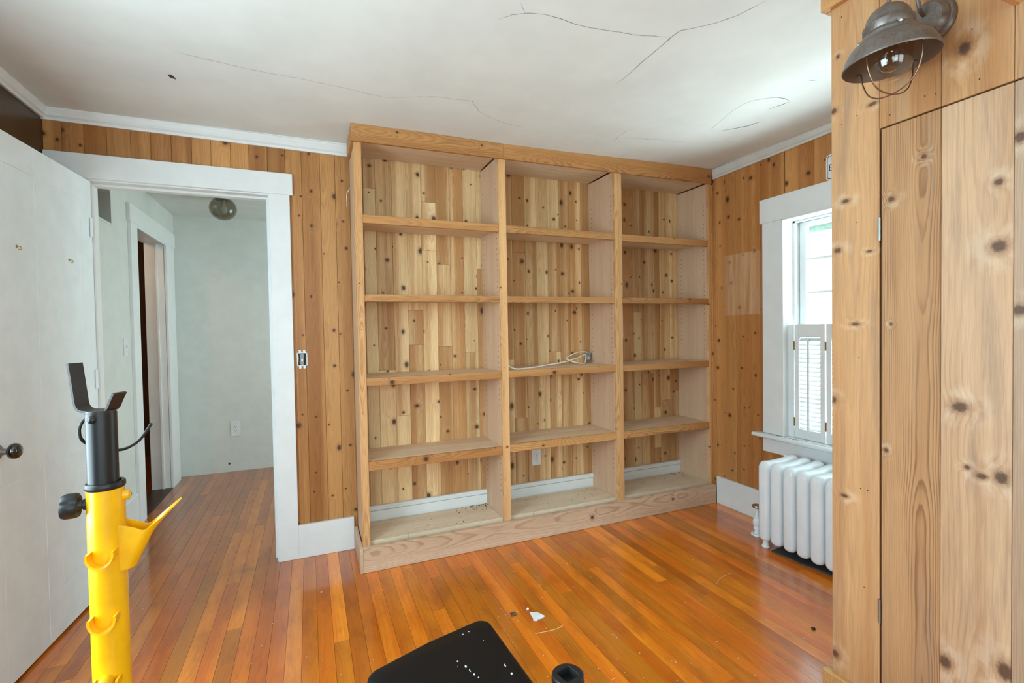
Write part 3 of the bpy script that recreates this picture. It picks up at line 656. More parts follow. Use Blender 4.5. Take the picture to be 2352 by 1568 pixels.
# face frame posts
for a, b in ((0.231, 0.271), (1.031, 1.0765), (1.829, 1.884), (2.617, 2.640)):
    P('post', a, b, FY0, FY0+.020, 0.127, 2.262, 'fir_v')
P('filler_strip', 2.641, 2.664, FY0+.006, FY0+.022, 0.127, 2.258, 'fir_v')
# crown board: two pieces meeting over the second post, and the return on the left
def fascia(name, x0, x1, zb0, zb1):
    bm = B(); n = 10
    for y in (FY0-.018, FY0-.0005): pass
    T = []; 
    for i in range(n+1):
        x = x0+(x1-x0)*i/n; zb = zb0+(zb1-zb0)*i/n
        T.append([bm.verts.new((x, FY0-.018, zb)), bm.verts.new((x, FY0-.018, zc(x, FY0-.018)-.0015)), bm.verts.new((x, FY0-.0005, zc(x, FY0)-.0015)), bm.verts.new((x, FY0-.0005, zb))])
    for a, b in zip(T, T[1:]):
        for k_ in range(4): bm.faces.new((a[k_], a[(k_+1) % 4], b[(k_+1) % 4], b[k_]))
    bm.faces.new(T[0]); bm.faces.new(T[-1]); return put(name, bm, M['fir_h'], bk)
fascia('crown_board', 0.221, 1.0585, 2.236, 2.243); fascia('crown_board', 1.0595, 2.632, 2.243, 2.257)
P('crown_return', 0.221, 0.235, FY0, YB-.036, 2.236, 2.322, 'fir_h')
# base board with mitred return
P('base_board', 0.231, 2.640, 2.600, 2.629, 0.001, 0.131, 'base_h'); P('base_return', 0.215, 0.2305, 2.600, YB-.022, 0.001, 0.131, 'base_h')
bays = [(0.2715, 1.0305), (1.0685, 1.8285), (1.8765, 2.6165)]; front = [(0.2715, 1.0305), (1.077, 1.8285), (1.8845, 2.6165)]
tops = [(1.867, 1.866, 1.862), (1.452, 1.452, 1.452), (1.012, 1.014, 1.012), (0.570, 0.577, 0.575)]
thick = [0.043, 0.037, 0.042, 0.047]
for i, (a, b) in enumerate(bays):
    P('bottom_shelf', a, b, FY0+.021, YB-.024, 0.12, 0.1435, 'floor_ply'); P('top_panel', a, b, FY0+.001, YB-.001, 2.270, 2.285, 'shelf_h')
    for j in range(4):
        z = tops[j][i]; t_ = thick[j]
        sh = P('shelf', a, b, FY0+.021, YB-.003, z-.022, z, 'shelf_h')
        P('nosing', front[i][0], front[i][1], FY0+.0005, FY0+.0205, z-t_, z+.0005, 'fir_h', sh, .002)
# shelf pin holes in the bays' right sides
bm = B()
for X in (1.0307, 1.8287, 2.6167):
    for y in (2.672, 2.905):
        for kz in range(58):
            z = 0.30+kz*0.0318
            if z < 2.2 and not any(abs(z-(tops[j][1]-.011)) < .016 for j in range(4)):
                cyl(bm, (X+.0002, y, z), (X-.0008, y, z), .0026, seg=6)
tag(put('pin_hole', bm, M['gap'], bk), kind='stuff')
bm = B()
for X, Y in ((0.8, 2.0),):
    pass
for i in range(24):
    z = 0.2+1.95*RNG.random(); x = RNG.choice((0.25, 1.05, 1.855)) + RNG.uniform(-.012, .012); cyl(bm, (x, FY0+.0002, z), (x, FY0-.0006, z), .0018, seg=6)
tag(put('nail_head', bm, M['gap'], bk), kind='stuff')
# crumbs on the bottom shelves
bm = B(); rr = random.Random(5)
for i in range(150):
    if i < 80: x = 1.03-abs(rr.gauss(0, .10)); y = YB-.03-abs(rr.gauss(0, .04))
    elif i < 115: x = 2.60-abs(rr.gauss(0, .12)); y = YB-.03-abs(rr.gauss(0, .05))
    else: x = rr.uniform(0.3, 2.55); y = rr.uniform(2.67, 2.90)
    if y < 2.66 or any(a-.002 < x < b+.002 for a, b in ((1.03, 1.07), (1.828, 1.877))): continue
    q = rr.uniform(.0012, .0034); t = bmesh.new(); bmesh.ops.create_icosphere(t, subdivisions=1, radius=q)
    merge(bm, t, Matrix.Translation((x, y, 0.1435+q*.55)) @ Matrix.Diagonal((1.3, .8, .6, 1)))
tag(put('crumbs', bm, M['crumb']), 'dark crumbs and droppings scattered on the bottom shelves of the bookcase', 'crumbs', kind='stuff')
# white cable on the shelf of the middle bay
cb = tag(empty('cable', (1.45, 2.80, 1.014)), 'white cable with a grey connector lying on the third shelf of the middle bay', 'cable')
zs_ = 1.014
put('cord', tube(B(), [(1.080, 2.655, zs_+.030), (1.115, 2.662, zs_+.012), (1.155, 2.672, zs_+.004), (1.22, 2.70, zs_+.004), (1.31, 2.74, zs_+.005), (1.40, 2.77, zs_+.012), (1.50, 2.80, zs_+.018), (1.60, 2.83, zs_+.030), (1.70, 2.86, zs_+.050), (1.745, 2.875, zs_+.062),
     (1.755, 2.88, zs_+.040), (1.735, 2.86, zs_+.010), (1.705, 2.84, zs_+.004), (1.655, 2.83, zs_+.012), (1.60, 2.84, zs_+.030), (1.590, 2.86, zs_+.044), (1.64, 2.885, zs_+.062), (1.70, 2.90, zs_+.078), (1.76, 2.915, zs_+.080), (1.79, 2.922, zs_+.074)], .0042, 8, 6), M['cord_white'], cb, True)
bm = B(); Mc = Matrix.Translation((1.800, 2.925, zs_+.048)) @ Matrix.Rotation(.25, 4, 'Y')
bx(bm, -.017, .017, -.015, .018, -.030, .008, .004, 2, Mc); bx(bm, -.013, .013, -.012, .015, .008, .026, .003, 2, Mc); cn = put('connector', bm, M['plug_grey'], cb)
bm = B(); bx(bm, -.008, .004, -.0165, -.0148, -.022, -.006, .0004, 1, Mc); put('clamp_screw', bm, M['plate_white'], cn)

# ------------------------------------------------------------------ right-hand window, its casing and shutters
wd = tag(empty('window_1', (XR, 1.65, 0.57)), 'white framed double hung window above the radiator', 'window', kind='structure')
def W(name, x0, x1, y0, y1, z0, z1, mat='white', par=None, bev=.0012): return put(name, bx(B(), x0, x1, y0, y1, z0, z1, bev), M[mat], par or wd)
W('side_casing', XR-.02, XR, WY1+.006, 2.213, 0.578, 1.893); W('side_casing', XR-.02, XR, 1.09, WY0-.006, 0.578, 1.893)
W('head_casing', XR-.024, XR, 1.072, 2.229, 1.893, 2.040)
W('casing_bead', XR-.023, XR-.001, WY1-.004, WY1+.006, 0.578, 1.893); W('casing_bead', XR-.023, XR-.001, WY0-.006, WY1+.006, 1.885, 1.893)
bm = B(); sweep(bm, [(0, 0), (.055, 0), (.064, .005), (.066, .012), (.062, .020), (.055, .024), (0, .024)], (XR, 2.262, 0.552), (XR, 1.03, 0.552), (-1, 0, 0)); put('stool', bm, M['white'], wd)
W('apron', XR-.018, XR, 1.09, 2.217, 0.460, 0.552)
W('side_jamb', XR, 2.84, WY1, WY1+.02, WZ0, WZ1); W('side_jamb', XR, 2.84, WY0-.02, WY0, WZ0, WZ1); W('head_jamb', XR, 2.84, WY0-.02, WY1+.02, WZ1, WZ1+.02); W('inner_sill', XR, 2.90, WY0, WY1, WZ0-.02, 0.575)
W('parting_strip', 2.738, 2.752, WY1-.014, WY1, .575, WZ1); W('parting_strip', 2.738, 2.752, WY0, WY0+.014, .575, WZ1); W('parting_strip', 2.738, 2.752, WY0, WY1, WZ1-.012, WZ1)
def sash(x0, x1, z0, z1, rows, top):
    sf = tag(empty('sash', (x0, 1.65, z0), wd)); m_ = 'white'
    ya, yb = WY0+.004, WY1-.004
    W('stile', x0, x1, yb-.040, yb, z0, z1, m_, sf); W('stile', x0, x1, ya, ya+.040, z0, z1, m_, sf)
    W('rail', x0, x1, ya+.04, yb-.04, z1-top, z1, m_, sf); W('rail', x0, x1, ya+.04, yb-.04, z0, z0+.035, m_, sf)
    for z in rows: W('muntin', x0+.006, x1-.006, ya+.04, yb-.04, z-.007, z+.007, m_, sf)
    for y in (1.51, 1.79): W('muntin', x0+.007, x1-.007, y-.007, y+.007, z0+.035, z1-top, m_, sf)
    W('pane', (x0+x1)/2-.0012, (x0+x1)/2+.0012, ya+.038, yb-.038, z0+.033, z1-top+.002, 'pane', sf, 0)
sash(2.790, 2.822, 1.222, 1.878, (1.448, 1.650), .028); sash(2.755, 2.787, 0.577, 1.25, (0.80, 1.02), .032)
W('outer_frame', 2.845, 2.90, WY1-.03, WY1+.05, .5, 1.95, 'storm'); W('outer_frame', 2.845, 2.90, WY0-.05, WY0+.03, .5, 1.95, 'storm'); W('outer_frame', 2.845, 2.90, WY0+.03, WY1-.03, 1.815, 1.95, 'weathered')
# folding cafe shutters in the lower half
SX0, SX1 = 2.690, 2.710
def shutter(y1, y0, label):
    e = tag(empty('shutter', (2.70, (y0+y1)/2, .577)), label, 'shutter', 'cafe shutters in the lower half of the window')
    def Q(name, a, b, z0, z1, x0=SX0, x1=SX1, bev=.0015, mat='white', par=None): return put(name, bx(B(), x0, x1, a, b, z0, z1, bev), M[mat], par or e)
    Q('stile', y1-.028, y1-.001, .577, 1.257); Q('stile', y0+.001, y0+.028, .577, 1.257)
    Q('top_rail', y0+.0285, y1-.0285, 1.180, 1.257); Q('bottom_rail', y0+.0285, y1-.0285, .577, .632); Q('reveal_bead', y0+.032, y1-.032, 1.186, 1.190, SX0-.0022, SX0+.001)
    n = 21
    for i in range(n):
        z = .645+(1.168-.645)*i/(n-1); bm = B(); Mx = Matrix.Translation((2.70, (y0+y1)/2, z)) @ Matrix.Rotation(math.radians(-48), 4, 'Y')
        bx(bm, -.013, .013, -(y1-y0)/2+.0295, (y1-y0)/2-.0295, -.0022, .0022, .0012, 1, Mx); put('louver', bm, M['white'], e)
    Q('tilt_rod', (y0+y1)/2-.006, (y0+y1)/2+.006, .620, 1.170, SX0-.013, SX0-.005, .001)
    for z0, z1 in ((1.105, 1.157), (.645, .698)): Q('hinge', y1-.0015, y1+.0045, z0, z1, SX0-.003, SX0+.004, .0006, 'brass')
    return e
shutter(2.030, 1.843, 'white louvered cafe shutter leaf nearest the left jamb of the window')
shutter(1.837, 1.650, 'white louvered cafe shutter leaf beside the closet corner, second in the window')
W('hang_strip', SX0, SX1+.004, 2.0345, WY1-.0005, .576, 1.257)
# peeling paint along the stool
bm = B(); rr = random.Random(9)
for i in range(46):
    y = rr.uniform(1.80, 2.12); a = rr.uniform(.003, .014); b = rr.uniform(.0008, .0024); x = XR-.030+rr.uniform(-.022, .022)*(0.4)
    poly = [(x+b*math.cos(t)*rr.uniform(.7, 1.2), y+a*math.sin(t)*rr.uniform(.7, 1.2)) for t in [k_*math.pi/4 for k_ in range(8)]]; prism(bm, poly, .5758, .5764)
tag(put('peeled_paint', bm, M['dust'], wd), kind='stuff')
# small sign above the window header
sg = tag(empty('sign', (XR, 1.75, 2.05)), 'small white sign with black border above the window, mostly hidden by the closet', 'sign')
def rrect(y0, y1, z0, z1, r, n=5):
    out = []
    for (cy, cz_, a0) in ((y1-r, z1-r, 0), (y0+r, z1-r, 90), (y0+r, z0+r, 180), (y1-r, z0+r, 270)):
        for i in range(n+1):
            a = math.radians(a0+90*i/n); out.append((cy+r*math.cos(a), cz_+r*math.sin(a)))
    return out
MS = Matrix(((0, 0, -1, XR), (1, 0, 0, 0), (0, 1, 0, 0), (0, 0, 0, 1)))
for nm, ins, a, b, mt, rad_ in (('panel', 0, 0, .003, 'sign_white', .018), ('border', .006, .003, .0034, 'sign_black', .014), ('face', .010, .0034, .0038, 'sign_white', .011)):
    bm = B(); prism(bm, rrect(1.69+ins, 1.815-ins, 2.047+ins, 2.186-ins, rad_), a, b, MS); put(nm, bm, M[mt], sg)
def letter_E(y, z, h):
    bm = B(); w = h*.62; t = h*.16
    # serif E read from the room: its stem is towards +Y
    for (a0, a1, b0, b1) in ((-.10*h, t*1.3, 0, h*.07), (-.10*h, t*1.3, h*.93, h), (0, t, 0, h), (0, w, 0, h*.09), (0, w*.8, h*.46, h*.54), (0, w, h*.91, h), (w-.05*h, w, 0, h*.24), (w-.05*h, w, h*.76, h)):
        bx(bm, y-a1, y-a0, z+b0, z+b1, .0038, .0042, 0, 1, MS)
    put('letter', bm, M['sign_black'], sg)
letter_E(1.7975, 2.098, .034)

# ------------------------------------------------------------------ radiator
rad_ = tag(empty('radiator', (2.465, 1.65, 0)), 'white cast iron column radiator on the floor under the window', 'radiator')
RX0, RX1, RZ0, RZ1, RP = 2.33, 2.60, 0.040, 0.500, 0.0772
def rad_section(yc, foot):
    t = bmesh.new(); hw = 0.0335; NU = 26
    # silhouette of one section in the x-z plane, rounded at the top front; the bulge follows three columns
    def half(x):          # half width along the depth: full at front and back column, waisted between
        u = (x-RX0)/(RX1-RX0); return hw*(0.62+0.38*abs(math.cos(u*math.pi*2.0))**0.7)
    sil = []; rc1 = .034
    for i in range(7):
        a = math.pi-i*math.pi/12; sil.append((RX0+rc1+rc1*math.cos(a), RZ1-.012-rc1+rc1*math.sin(a)))
    for i in range(1, 8): x = RX0+rc1+(RX1-.03-RX0-rc1)*i/8; sil.append((x, RZ1-.012+.012*i/8-.008*math.sin(math.pi*i/8)))
    for i in range(5): a = math.pi/2-i*math.pi/8; sil.append((RX1-.025+.025*math.cos(a), RZ1-.025+.025*math.sin(a)))
    for i in range(5): a = -i*math.pi/8; sil.append((RX1-.02+.02*math.cos(a), RZ0+.02+.02*math.sin(a)))
    for i in range(1, 9): x = RX1-.02+(RX0+.02-RX1+.02)*i/9; sil.append((x, RZ0+.008*(1-math.cos((x-RX0)/(RX1-RX0)*math.pi*6))))
    for i in range(4): a = -math.pi/2-i*math.pi/6; sil.append((RX0+.018+.018*math.cos(a), RZ0+.018+.018*math.sin(a)))
    prof = [(-1.0, 0.020, 0), (-.94, .010, 0), (-.72, .003, 0), (-.4, 0.0, 0), (0, -.0015, 0), (.4, 0, 0), (.72, .003, 0), (.94, .010, 0), (1.0, .020, 0)]
    cxm, czm = (RX0+RX1)/2, (RZ0+RZ1)/2; rings = []
    for (f_, ins, _) in prof:
        ring = []
        for (x, z) in sil:
            dx = max(-1, min(1, (x-cxm)/((RX1-RX0)/2))); dz = max(-1, min(1, (z-czm)/((RZ1-RZ0)/2)))
            xx_ = x-ins*dx; zz_ = z-ins*dz
            ring.append(t.verts.new((xx_, yc+f_*half(x), zz_)))
        rings.append(ring)
    n = len(sil)
    for a, b in zip(rings, rings[1:]):
        for k_ in range(n): t.faces.new((a[k_], a[(k_+1) % n], b[(k_+1) % n], b[k_]))
    t.faces.new(rings[0]); t.faces.new(rings[-1]); o = put('section', t, M['radiator'], rad_, True, 50)
    if foot:
        for x in (RX0+.028, RX1-.03):
            z0_ = 0.0 if (x < 2.45 and yc > 1.9) else .0074
            bm = B(); lathe(bm, [(.021, z0_), (.023, z0_+.006), (.016, .020), (.017, .040), (.026, .075)], (x, yc, 0), (0, 0, 1), 18, True, True); put('foot', bm, M['radiator'], o, True, 40)
    return o
for i in range(9): rad_section(1.9575-RP*i, i in (0, 8))
for z in (0.115, 0.44): put('hub', cyl(B(), (2.50, 1.9575+.02, z), (2.50, 1.9575-RP*8-.02, z), .030, seg=20), M['radiator'], rad_, True, 40)
va = put('valve', lathe(B(), [(.036, 0), (.034, .006), (.016, .010), (.016, .030), (.022, .034), (.022, .044), (.018, .048), (.024, .060), (.025, .085), (.018, .098), (.020, .104), (.012, .112), (.008, .140), (.008, .165)], (2.455, 2.098, 0), (0, 0, 1), 20, True, True), M['radiator'], rad_, True, 40)
put('handwheel', lathe(B(), [(0, .163), (.026, .163), (.030, .170), (.026, .178), (0, .180)], (2.455, 2.098, 0), (0, 0, 1), 20), M['steel'], va, True, 40)
put('supply_pipe', cyl(B(), (2.455, 2.098, .08), (2.455, 1.98, .085), .014, seg=14), M['radiator'], rad_, True, 40)
put('air_vent_stub', cyl(B(), (2.58, 2.01, .478), (2.58, 1.98, .478), .012, seg=12), M['radiator'], rad_, True, 40)
bm = B(); rr = random.Random(3); poly = [(2.335, 1.905), (2.35, 1.80), (2.345, 1.74), (2.365, 1.66), (2.372, 1.58), (2.385, 1.45), (2.38, 1.25), (2.63, 1.25), (2.63, 1.91), (2.45, 1.915)]
prism(bm, poly, .0002, .007, bev=.001, seg=1); tag(put('hearth_slate', bm, M['slate']), 'sooty dark slate sheet on the floor under the radiator', 'slate')

# ------------------------------------------------------------------ closet on the right
CX, CY, CT = 1.540, 1.033, 0.013
cl = B(); bx(cl, CX+CT+.003, XR, YN, 0.888+0.004, 0, 2.40) if False else None
bx(cl, CX+CT+.0005, CX+.06, 0.897, CY-CT-.0005, 0, 2.40); bx(cl, CX+CT+.0005, XR, CY-.07, CY-CT-.0005, 0, 2.40)
bx(cl, CX+CT+.0005, CX+.06, 0.20, 0.897, 1.822, 2.40); bx(cl, CX+CT+.0005, CX+.06, YN, 0.198, 0, 2.40); bx(cl, CX+.055, CX+.06, .198, .897, 0, 1.822)
wall_closet = tag(put('wall_closet', cl, M['gap']), 'closet built of wide knotty boards in the right foreground', 'closet wall', kind='structure')
LT, MD_, DK = s(210, 162, 114), s(182, 128, 80), s(112, 68, 40)
def kmat(name, cy, cz_, ks, light=LT, mid=MD_, ring=.2, freq=200, cath=.03, streak=.95, narrow=.5, pith=None):
    ex = [(y-cy, z-cz_, r, q) for (y, z, r, q) in ks]
    return wood(name, VY, light, mid, DK, freq, ring, streak, None, ex, (0.98, 1.02), 0.5, 0.0, 0.08, s(84, 66, 54), cath, .35, pale=.22, mottle=.62, narrow=narrow, pith=pith)
def cboard(name, y0, y1, z0, z1, ks, par, x0=CX, **k_):
    bm = bx(B(), x0, x0+CT, y0+.0004, y1-.0004, z0, z1, .0014)
    return put(name, bm, kmat('closet_'+name, (y0+y1)/2, (z0+z1)/2, ks, **k_), par)
cboard('corner_board', 0.893, CY, 0.0, 2.34, [(.988, 1.632, .011, 1.6), (1.013, 1.484, .011, 1.4), (.920, 1.467, .008, 2.0), (.960, 1.252, .013, 2.6), (1.027, 1.011, .010, 1.0), (.993, .713, .011, 1.8), (.912, 1.896, .013, 2.2), (1.024, 1.922, .009, 1.0), (1.024, .191, .012, 1), (1.011, 2.085, .006, 1)], wall_closet, freq=110, ring=.16)
eb = [0.893, 0.744, 0.601, 0.45, 0.30, 0.15]
ups = [[], [(.695, 1.94, .014, .8), (.66, 2.08, .006, 1)], [(.52, 2.1, .01, 1)], [(.4, 2.0, .012, 1)], [(.2, 2.05, .012, 1)]]
for (a, b, ks) in zip(eb, eb[1:], ups): cboard('upper_board', b, a, 1.817, 2.34, ks, wall_closet, freq=200, ring=.32, cath=.06)
zb = 0.15
while zb > -1.9:
    cboard('near_board', zb-.15, zb, 0.0, 2.34, [(zb-.06, 1.3, .012, 1), (zb-.1, .7, .012, 1)], wall_closet); zb -= .15
# side of the closet facing the window wall
xx = CX+CT+.001; i = 0
while xx < XR-.01:
    b_ = min(xx+.15, XR-.002); put('side_board', bx(B(), xx, b_-.0006, CY-CT, CY, 0, 2.34, .0014), M['cedar_back'], wall_closet); xx = b_; i += 1
for nm, z0, z1, pr, lab in (('trim_6', 2.238, 2.345, .020, 'wood crown board around the closet top'), ('trim_7', 0.0, 0.131, .020, 'wood base board around the closet foot')):
    bm = B(); bx(bm, CX-pr, CX-.0003, .92 if z0 < 1 else -1.9, CY+pr, z0, z1, .002); bx(bm, CX, XR-.03, CY+.0003, CY+pr, z0, z1, .002)
    tag(put(nm, bm, M['fir_h']), lab, 'wood trim', kind='structure')
bm = B(); sweep(bm, [(0, 0), (.012, 0), (.016, .006), (.016, .012), (.022, .016), (.022, .09), (0, .09)], (CX-.001, .602, 1.988), (0.95, .602, 1.988), (0, -1, 0))
tag(put('trim_8', bm, M['fir_h']), 'moulded wood header board meeting the closet face at the top right corner', 'wood trim', kind='structure')
# closet door
cd = tag(empty('door_2', (CX, .6, 0.02)), 'flush plank closet door of wide knotty boards below the wall lamp', 'closet door', kind='structure')
cboard('door_board', 0.744, 0.8885, 0.02, 1.813, [(.861, 1.606, .009, 1.2), (.782, 1.70, .007, 1), (.875, .883, .006, 1), (.862, 1.25, .004, 1)], cd, CX+.001, freq=260, ring=.62, cath=.022, pith=-.031, light=s(196, 150, 106), mid=s(172, 124, 80), narrow=.4)
cboard('door_board', 0.601, 0.744, 0.02, 1.813, [(.628, 1.588, .009, 1), (.627, 1.433, .016, 1.0), (.702, 1.033, .018, 1.3), (.687, .881, .007, 1.2), (.657, .866, .012, 1.6), (.620, .872, .014, .9), (.732, .348, .014, .8), (.612, .40, .016, .7)], cd, CX+.001, freq=120, ring=.2, cath=.04, light=s(212, 174, 138), mid=s(186, 142, 104))
cboard('door_board', 0.45, 0.601, 0.02, 1.813, [(.591, 1.278, .014, 1.2), (.590, 1.681, .012, 1)], cd, CX+.001, light=s(188, 158, 130), mid=s(166, 132, 104))
cboard('door_board', 0.30, 0.45, 0.02, 1.813, [(.4, 1.3, .014, 1.2)], cd, CX+.001); cboard('door_board', 0.203, 0.30, 0.02, 1.813, [(.25, 1.1, .01, 1.2)], cd, CX+.001)
for z0, z1 in ((1.493, 1.560), (.366, .436)):
    hg = B(); cyl(hg, (CX-.0025, .8907, z0), (CX-.0025, .8907, z1), .0030, seg=12)
    for q in range(1, 5): lathe(hg, [(.0034, -.0004), (.0034, .0004)], (CX-.0025, .8907, z0+(z1-z0)*q/5), (0, 0, 1), 12)
    bx(hg, CX-.0006, CX+.0002, .8907, .897, z0, z1); put('hinge', hg, M['steel'], cd, True, 30)
bm = B(); rr = random.Random(11)
for (y, z) in ((1.0, 1.87), (.955, 1.88), (.955, 1.56), (.95, 1.15), (.945, .75), (.925, .75), (.935, .45), (.68, 1.98), (.665, 1.85), (.755, 1.855), (.865, 1.845), (.78, 1.86), (1.0, 2.2)):
    cyl(bm, (CX-.0004, y, z), (CX+.0004, y, z), .0018, seg=7)
tag(put('nail_hole', bm, M['gap'], wall_closet), kind='stuff')

# ------------------------------------------------------------------ barn wall lamp on the closet
lp = tag(empty('wall_lamp', (CX, .765, 2.045)), 'aged metal barn lamp with wire cage and clear globe on the closet wall', 'wall lamp')
put('back_plate', lathe(B(), [(.057, 0), (.057, .006), (.053, .012), (.049, .014), (.047, .026), (.040, .034), (.0, .036)], (CX, .765, 2.045), (-1, 0, 0), 40), M['pewter'], lp, True, 35)
put('finial', lathe(B(), [(.006, .034), (.006, .042), (.003, .046), (0, .047)], (CX, .775, 2.012), (-1, 0, 0), 14), M['steel'], lp, True)
put('arm', tube(B(), [(CX-.030, .766, 2.055), (CX-.048, .766, 2.065), (CX-.058, .767, 2.095), (CX-.060, .768, 2.145), (CX-.075, .769, 2.180), (CX-.115, .770, 2.192), (CX-.155, .771, 2.178), (CX-.168, .772, 2.14), (CX-.168, .772, 2.035)], .0048, 14, 8), M['pewter'], lp, True)
LA = Vector((-.050, .022, 1)).normalized(); LC = Vector((1.380, .774, 1.914)); WIRE0 = 82
outp = [(.1015, 0), (.1030, .003), (.1015, .006), (.097, .022), (.086, .042), (.072, .055), (.062, .060), (.060, .063), (.060, .069), (.055, .074), (.0535, .078), (.0545, .080), (.0545, .096), (.050, .100), (.048, .108), (.044, .119), (.036, .130), (.026, .137), (.014, .140), (.008, .148), (.005, .150)]
inp = [(.006, .130), (.03, .118), (.044, .095), (.052, .062), (.070, .050), (.084, .038), (.095, .020), (.0990, .004), (.1015, 0)]
put('shade', lathe(B(), outp, LC, LA, 56), M['pewter'], lp, True, 40); put('shade_lining', lathe(B(), inp, LC, LA, 56), M['pewter_in'], lp, True, 40)
x_, y_, d_ = frame_for(LA)
for a in (20, 140, 260):
    dv = (x_*math.cos(math.radians(a))+y_*math.sin(math.radians(a))); put('thumb_screw', lathe(B(), [(.004, 0), (.004, .005), (.0062, .006), (.0062, .011), (.002, .013), (0, .013)], LC+LA*.074+dv*.053, dv, 12), M['steel'], lp, True, 40)
put('jar', lathe(B(), [(.034, .068), (.040, .055), (.0475, .032), (.0485, .006), (.0455, -.015), (.036, -.033), (.020, -.042), (0, -.045)], LC, LA, 36), M['jar'], lp, True)
put('bulb', lathe(B(), [(.012, .070), (.012, .045), (.018, .030), (.027, .012), (.029, .004), (.024, -.010), (.012, -.020), (0, -.022)], LC, LA, 28), M['jar'], lp, True)
put('socket', lathe(B(), [(.0, .118), (.017, .118), (.017, .062), (.014, .055), (0, .055)], LC, LA, 20), M['black_plastic'], lp, True, 40)
for q in range(4):
    a = math.radians(WIRE0+90*q); dv = x_*math.cos(a)+y_*math.sin(a)
    put('cage_wire', tube(B(), [LC+dv*.092+LA*.012, LC+dv*.080+LA*.012, LC+dv*.077+LA*.002, LC+dv*.074-LA*.022, LC+dv*.060-LA*.055, LC+dv*.034-LA*.074, LC-LA*.080], .0017, 8, 6), M['copper'], lp, True)

# ------------------------------------------------------------------ yellow stand
S0 = Vector((-0.285, 0.894, 0)); SU = Vector((.9223, -.3865, 0)); SW = Vector((.3865, .9223, 0))
def L(u, w, z): return S0+SU*u+SW*w+Vector((0, 0, z))
MSt = Matrix(((SU.x, SW.x, 0, S0.x), (SU.y, SW.y, 0, S0.y), (0, 0, 1, 0), (0, 0, 0, 1)))
# directions round the post as angles from SU towards SW
def DV(deg): return SU*math.cos(math.radians(deg))+SW*math.sin(math.radians(deg))
VR, VA = DV(40), DV(130)
def LV(a, b, z): return S0+VR*a+VA*b+Vector((0, 0, z))
RY, RB = .0229, .0186
ys = tag(empty('weight_stand', S0), 'yellow upright post of a weight stand with a black adjustable fork on top', 'weight stand')
put('post', lathe(B(), [(RY, .045), (RY, 1.027), (RY-.002, 1.027), (RY-.002, .9)], L(0, 0, 0), (0, 0, 1), 40), M['yellow'], ys, True, 40)
put('collar', lathe(B(), [(RB+.0003, 1.020), (RY+.0003, 1.0275), (RY+.0013, 1.029), (RY+.0013, 1.0345), (RY-.0002, 1.0365), (RB+.0003, 1.0365)], L(0, 0, 0), (0, 0, 1), 40), M['black_plastic'], ys, True, 40)
S1 = VR*-.0020
put('inner_tube', lathe(B(), [(RB, .8), (RB, 1.139), (0, 1.139)], S0+S1, (0, 0, 1), 40), M['black_steel'], ys, True, 40)
fk = B(); Wd = .012
prof_f = [(-.0393, 1.213), (-.0357, 1.185), (-.0322, 1.155), (-.0305, 1.1485), (-.0265, 1.144), (-.021, 1.142), (-.008, 1.1415), (.006, 1.1415), (.0125, 1.1435), (.0162, 1.148), (.0195, 1.156), (.0258, 1.168)]
grid = [[L(u, w, z) for w in (-Wd, -Wd/2, 0, Wd/2, Wd)] for (u, z) in prof_f]; sheet(fk, grid, .0032)
lathe(fk, [(0, 1.1385), (.0180, 1.1385), (.0180, 1.1432), (0, 1.1432)], S0+S1, (0, 0, 1), 32); put('fork', fk, M['brown_steel'], ys, True, 30)
put('rivet', lathe(B(), [(.0060, 0), (.0056, .0024), (.0032, .0044), (0, .005)], S0+S1+DV(-84)*.0180+Vector((0, 0, 1.1315)), DV(-84), 16), M['black_steel'], ys, True)
put('locking_hole', cyl(B(), S0+S1+DV(14)*.0180+Vector((0, 0, 1.060)), S0+S1+DV(14)*.0190+Vector((0, 0, 1.060)), .0030, seg=10), M['slot'], ys)
put('tether_cord', tube(B(), [LV(-.016, .012, 1.131), LV(-.0225, .012, 1.128), LV(-.0262, .011, 1.120), LV(-.0272, .011, 1.112), LV(-.0255, .012, 1.102), LV(-.019, .017, 1.093), LV(-.006, .023, 1.085), LV(.010, .021, 1.0785), LV(.020, .016, 1.0775), LV(.030, .012, 1.081), LV(.041, .009, 1.089), LV(.050, .007, 1.101), LV(.0575, .006, 1.1145)], .0022, 10, 6), M['black_plastic'], ys, True)
# locking knob on the left
kdir = DV(208); kb0 = L(0, 0, 1.0065)+kdir*.0212
put('knob_shaft', lathe(B(), [(.0082, 0), (.0082, .004), (.0060, .0055), (.0060, .010), (.0085, .013)], kb0, kdir, 18, True, True), M['black_plastic'], ys, True, 40)
bm = B(); x_, y_, d_ = frame_for(kdir); ringsk = []
for (t_, r_) in ((.013, .009), (.010, .0120), (.0095, .0165), (.013, .0182), (.024, .0182), (.0285, .0160), (.0305, .009)):
    ringsk.append([bm.verts.new(kb0+kdir*t_+(x_*math.cos(q)+y_*math.sin(q))*r_*(1-.13*max(0, math.cos(3.5*q))**6)) for q in [i*2*math.pi/63 for i in range(63)]])
for a, b in zip(ringsk, ringsk[1:]):
    for i in range(63): bm.faces.new((a[i], a[(i+1) % 63], b[(i+1) % 63], b[i]))
bm.faces.new(ringsk[0]); bm.faces.new(ringsk[-1]); put('locking_knob', bm, M['black_plastic'], ys, True, 45)
bd = DV(20); b0 = L(0, 0, 1.0135)+bd*.0220
bo = put('boss', lathe(B(), [(.0078, 0), (.0078, .004), (.0066, .0055), (.0066, .0075), (.004, .0085)], b0, bd, 10, True, True), M['yellow'], ys, True, 40)
put('set_screw', cyl(B(), b0+bd*.0083, b0+bd*.0097, .0022, seg=10), M['steel'], bo, True, 40)
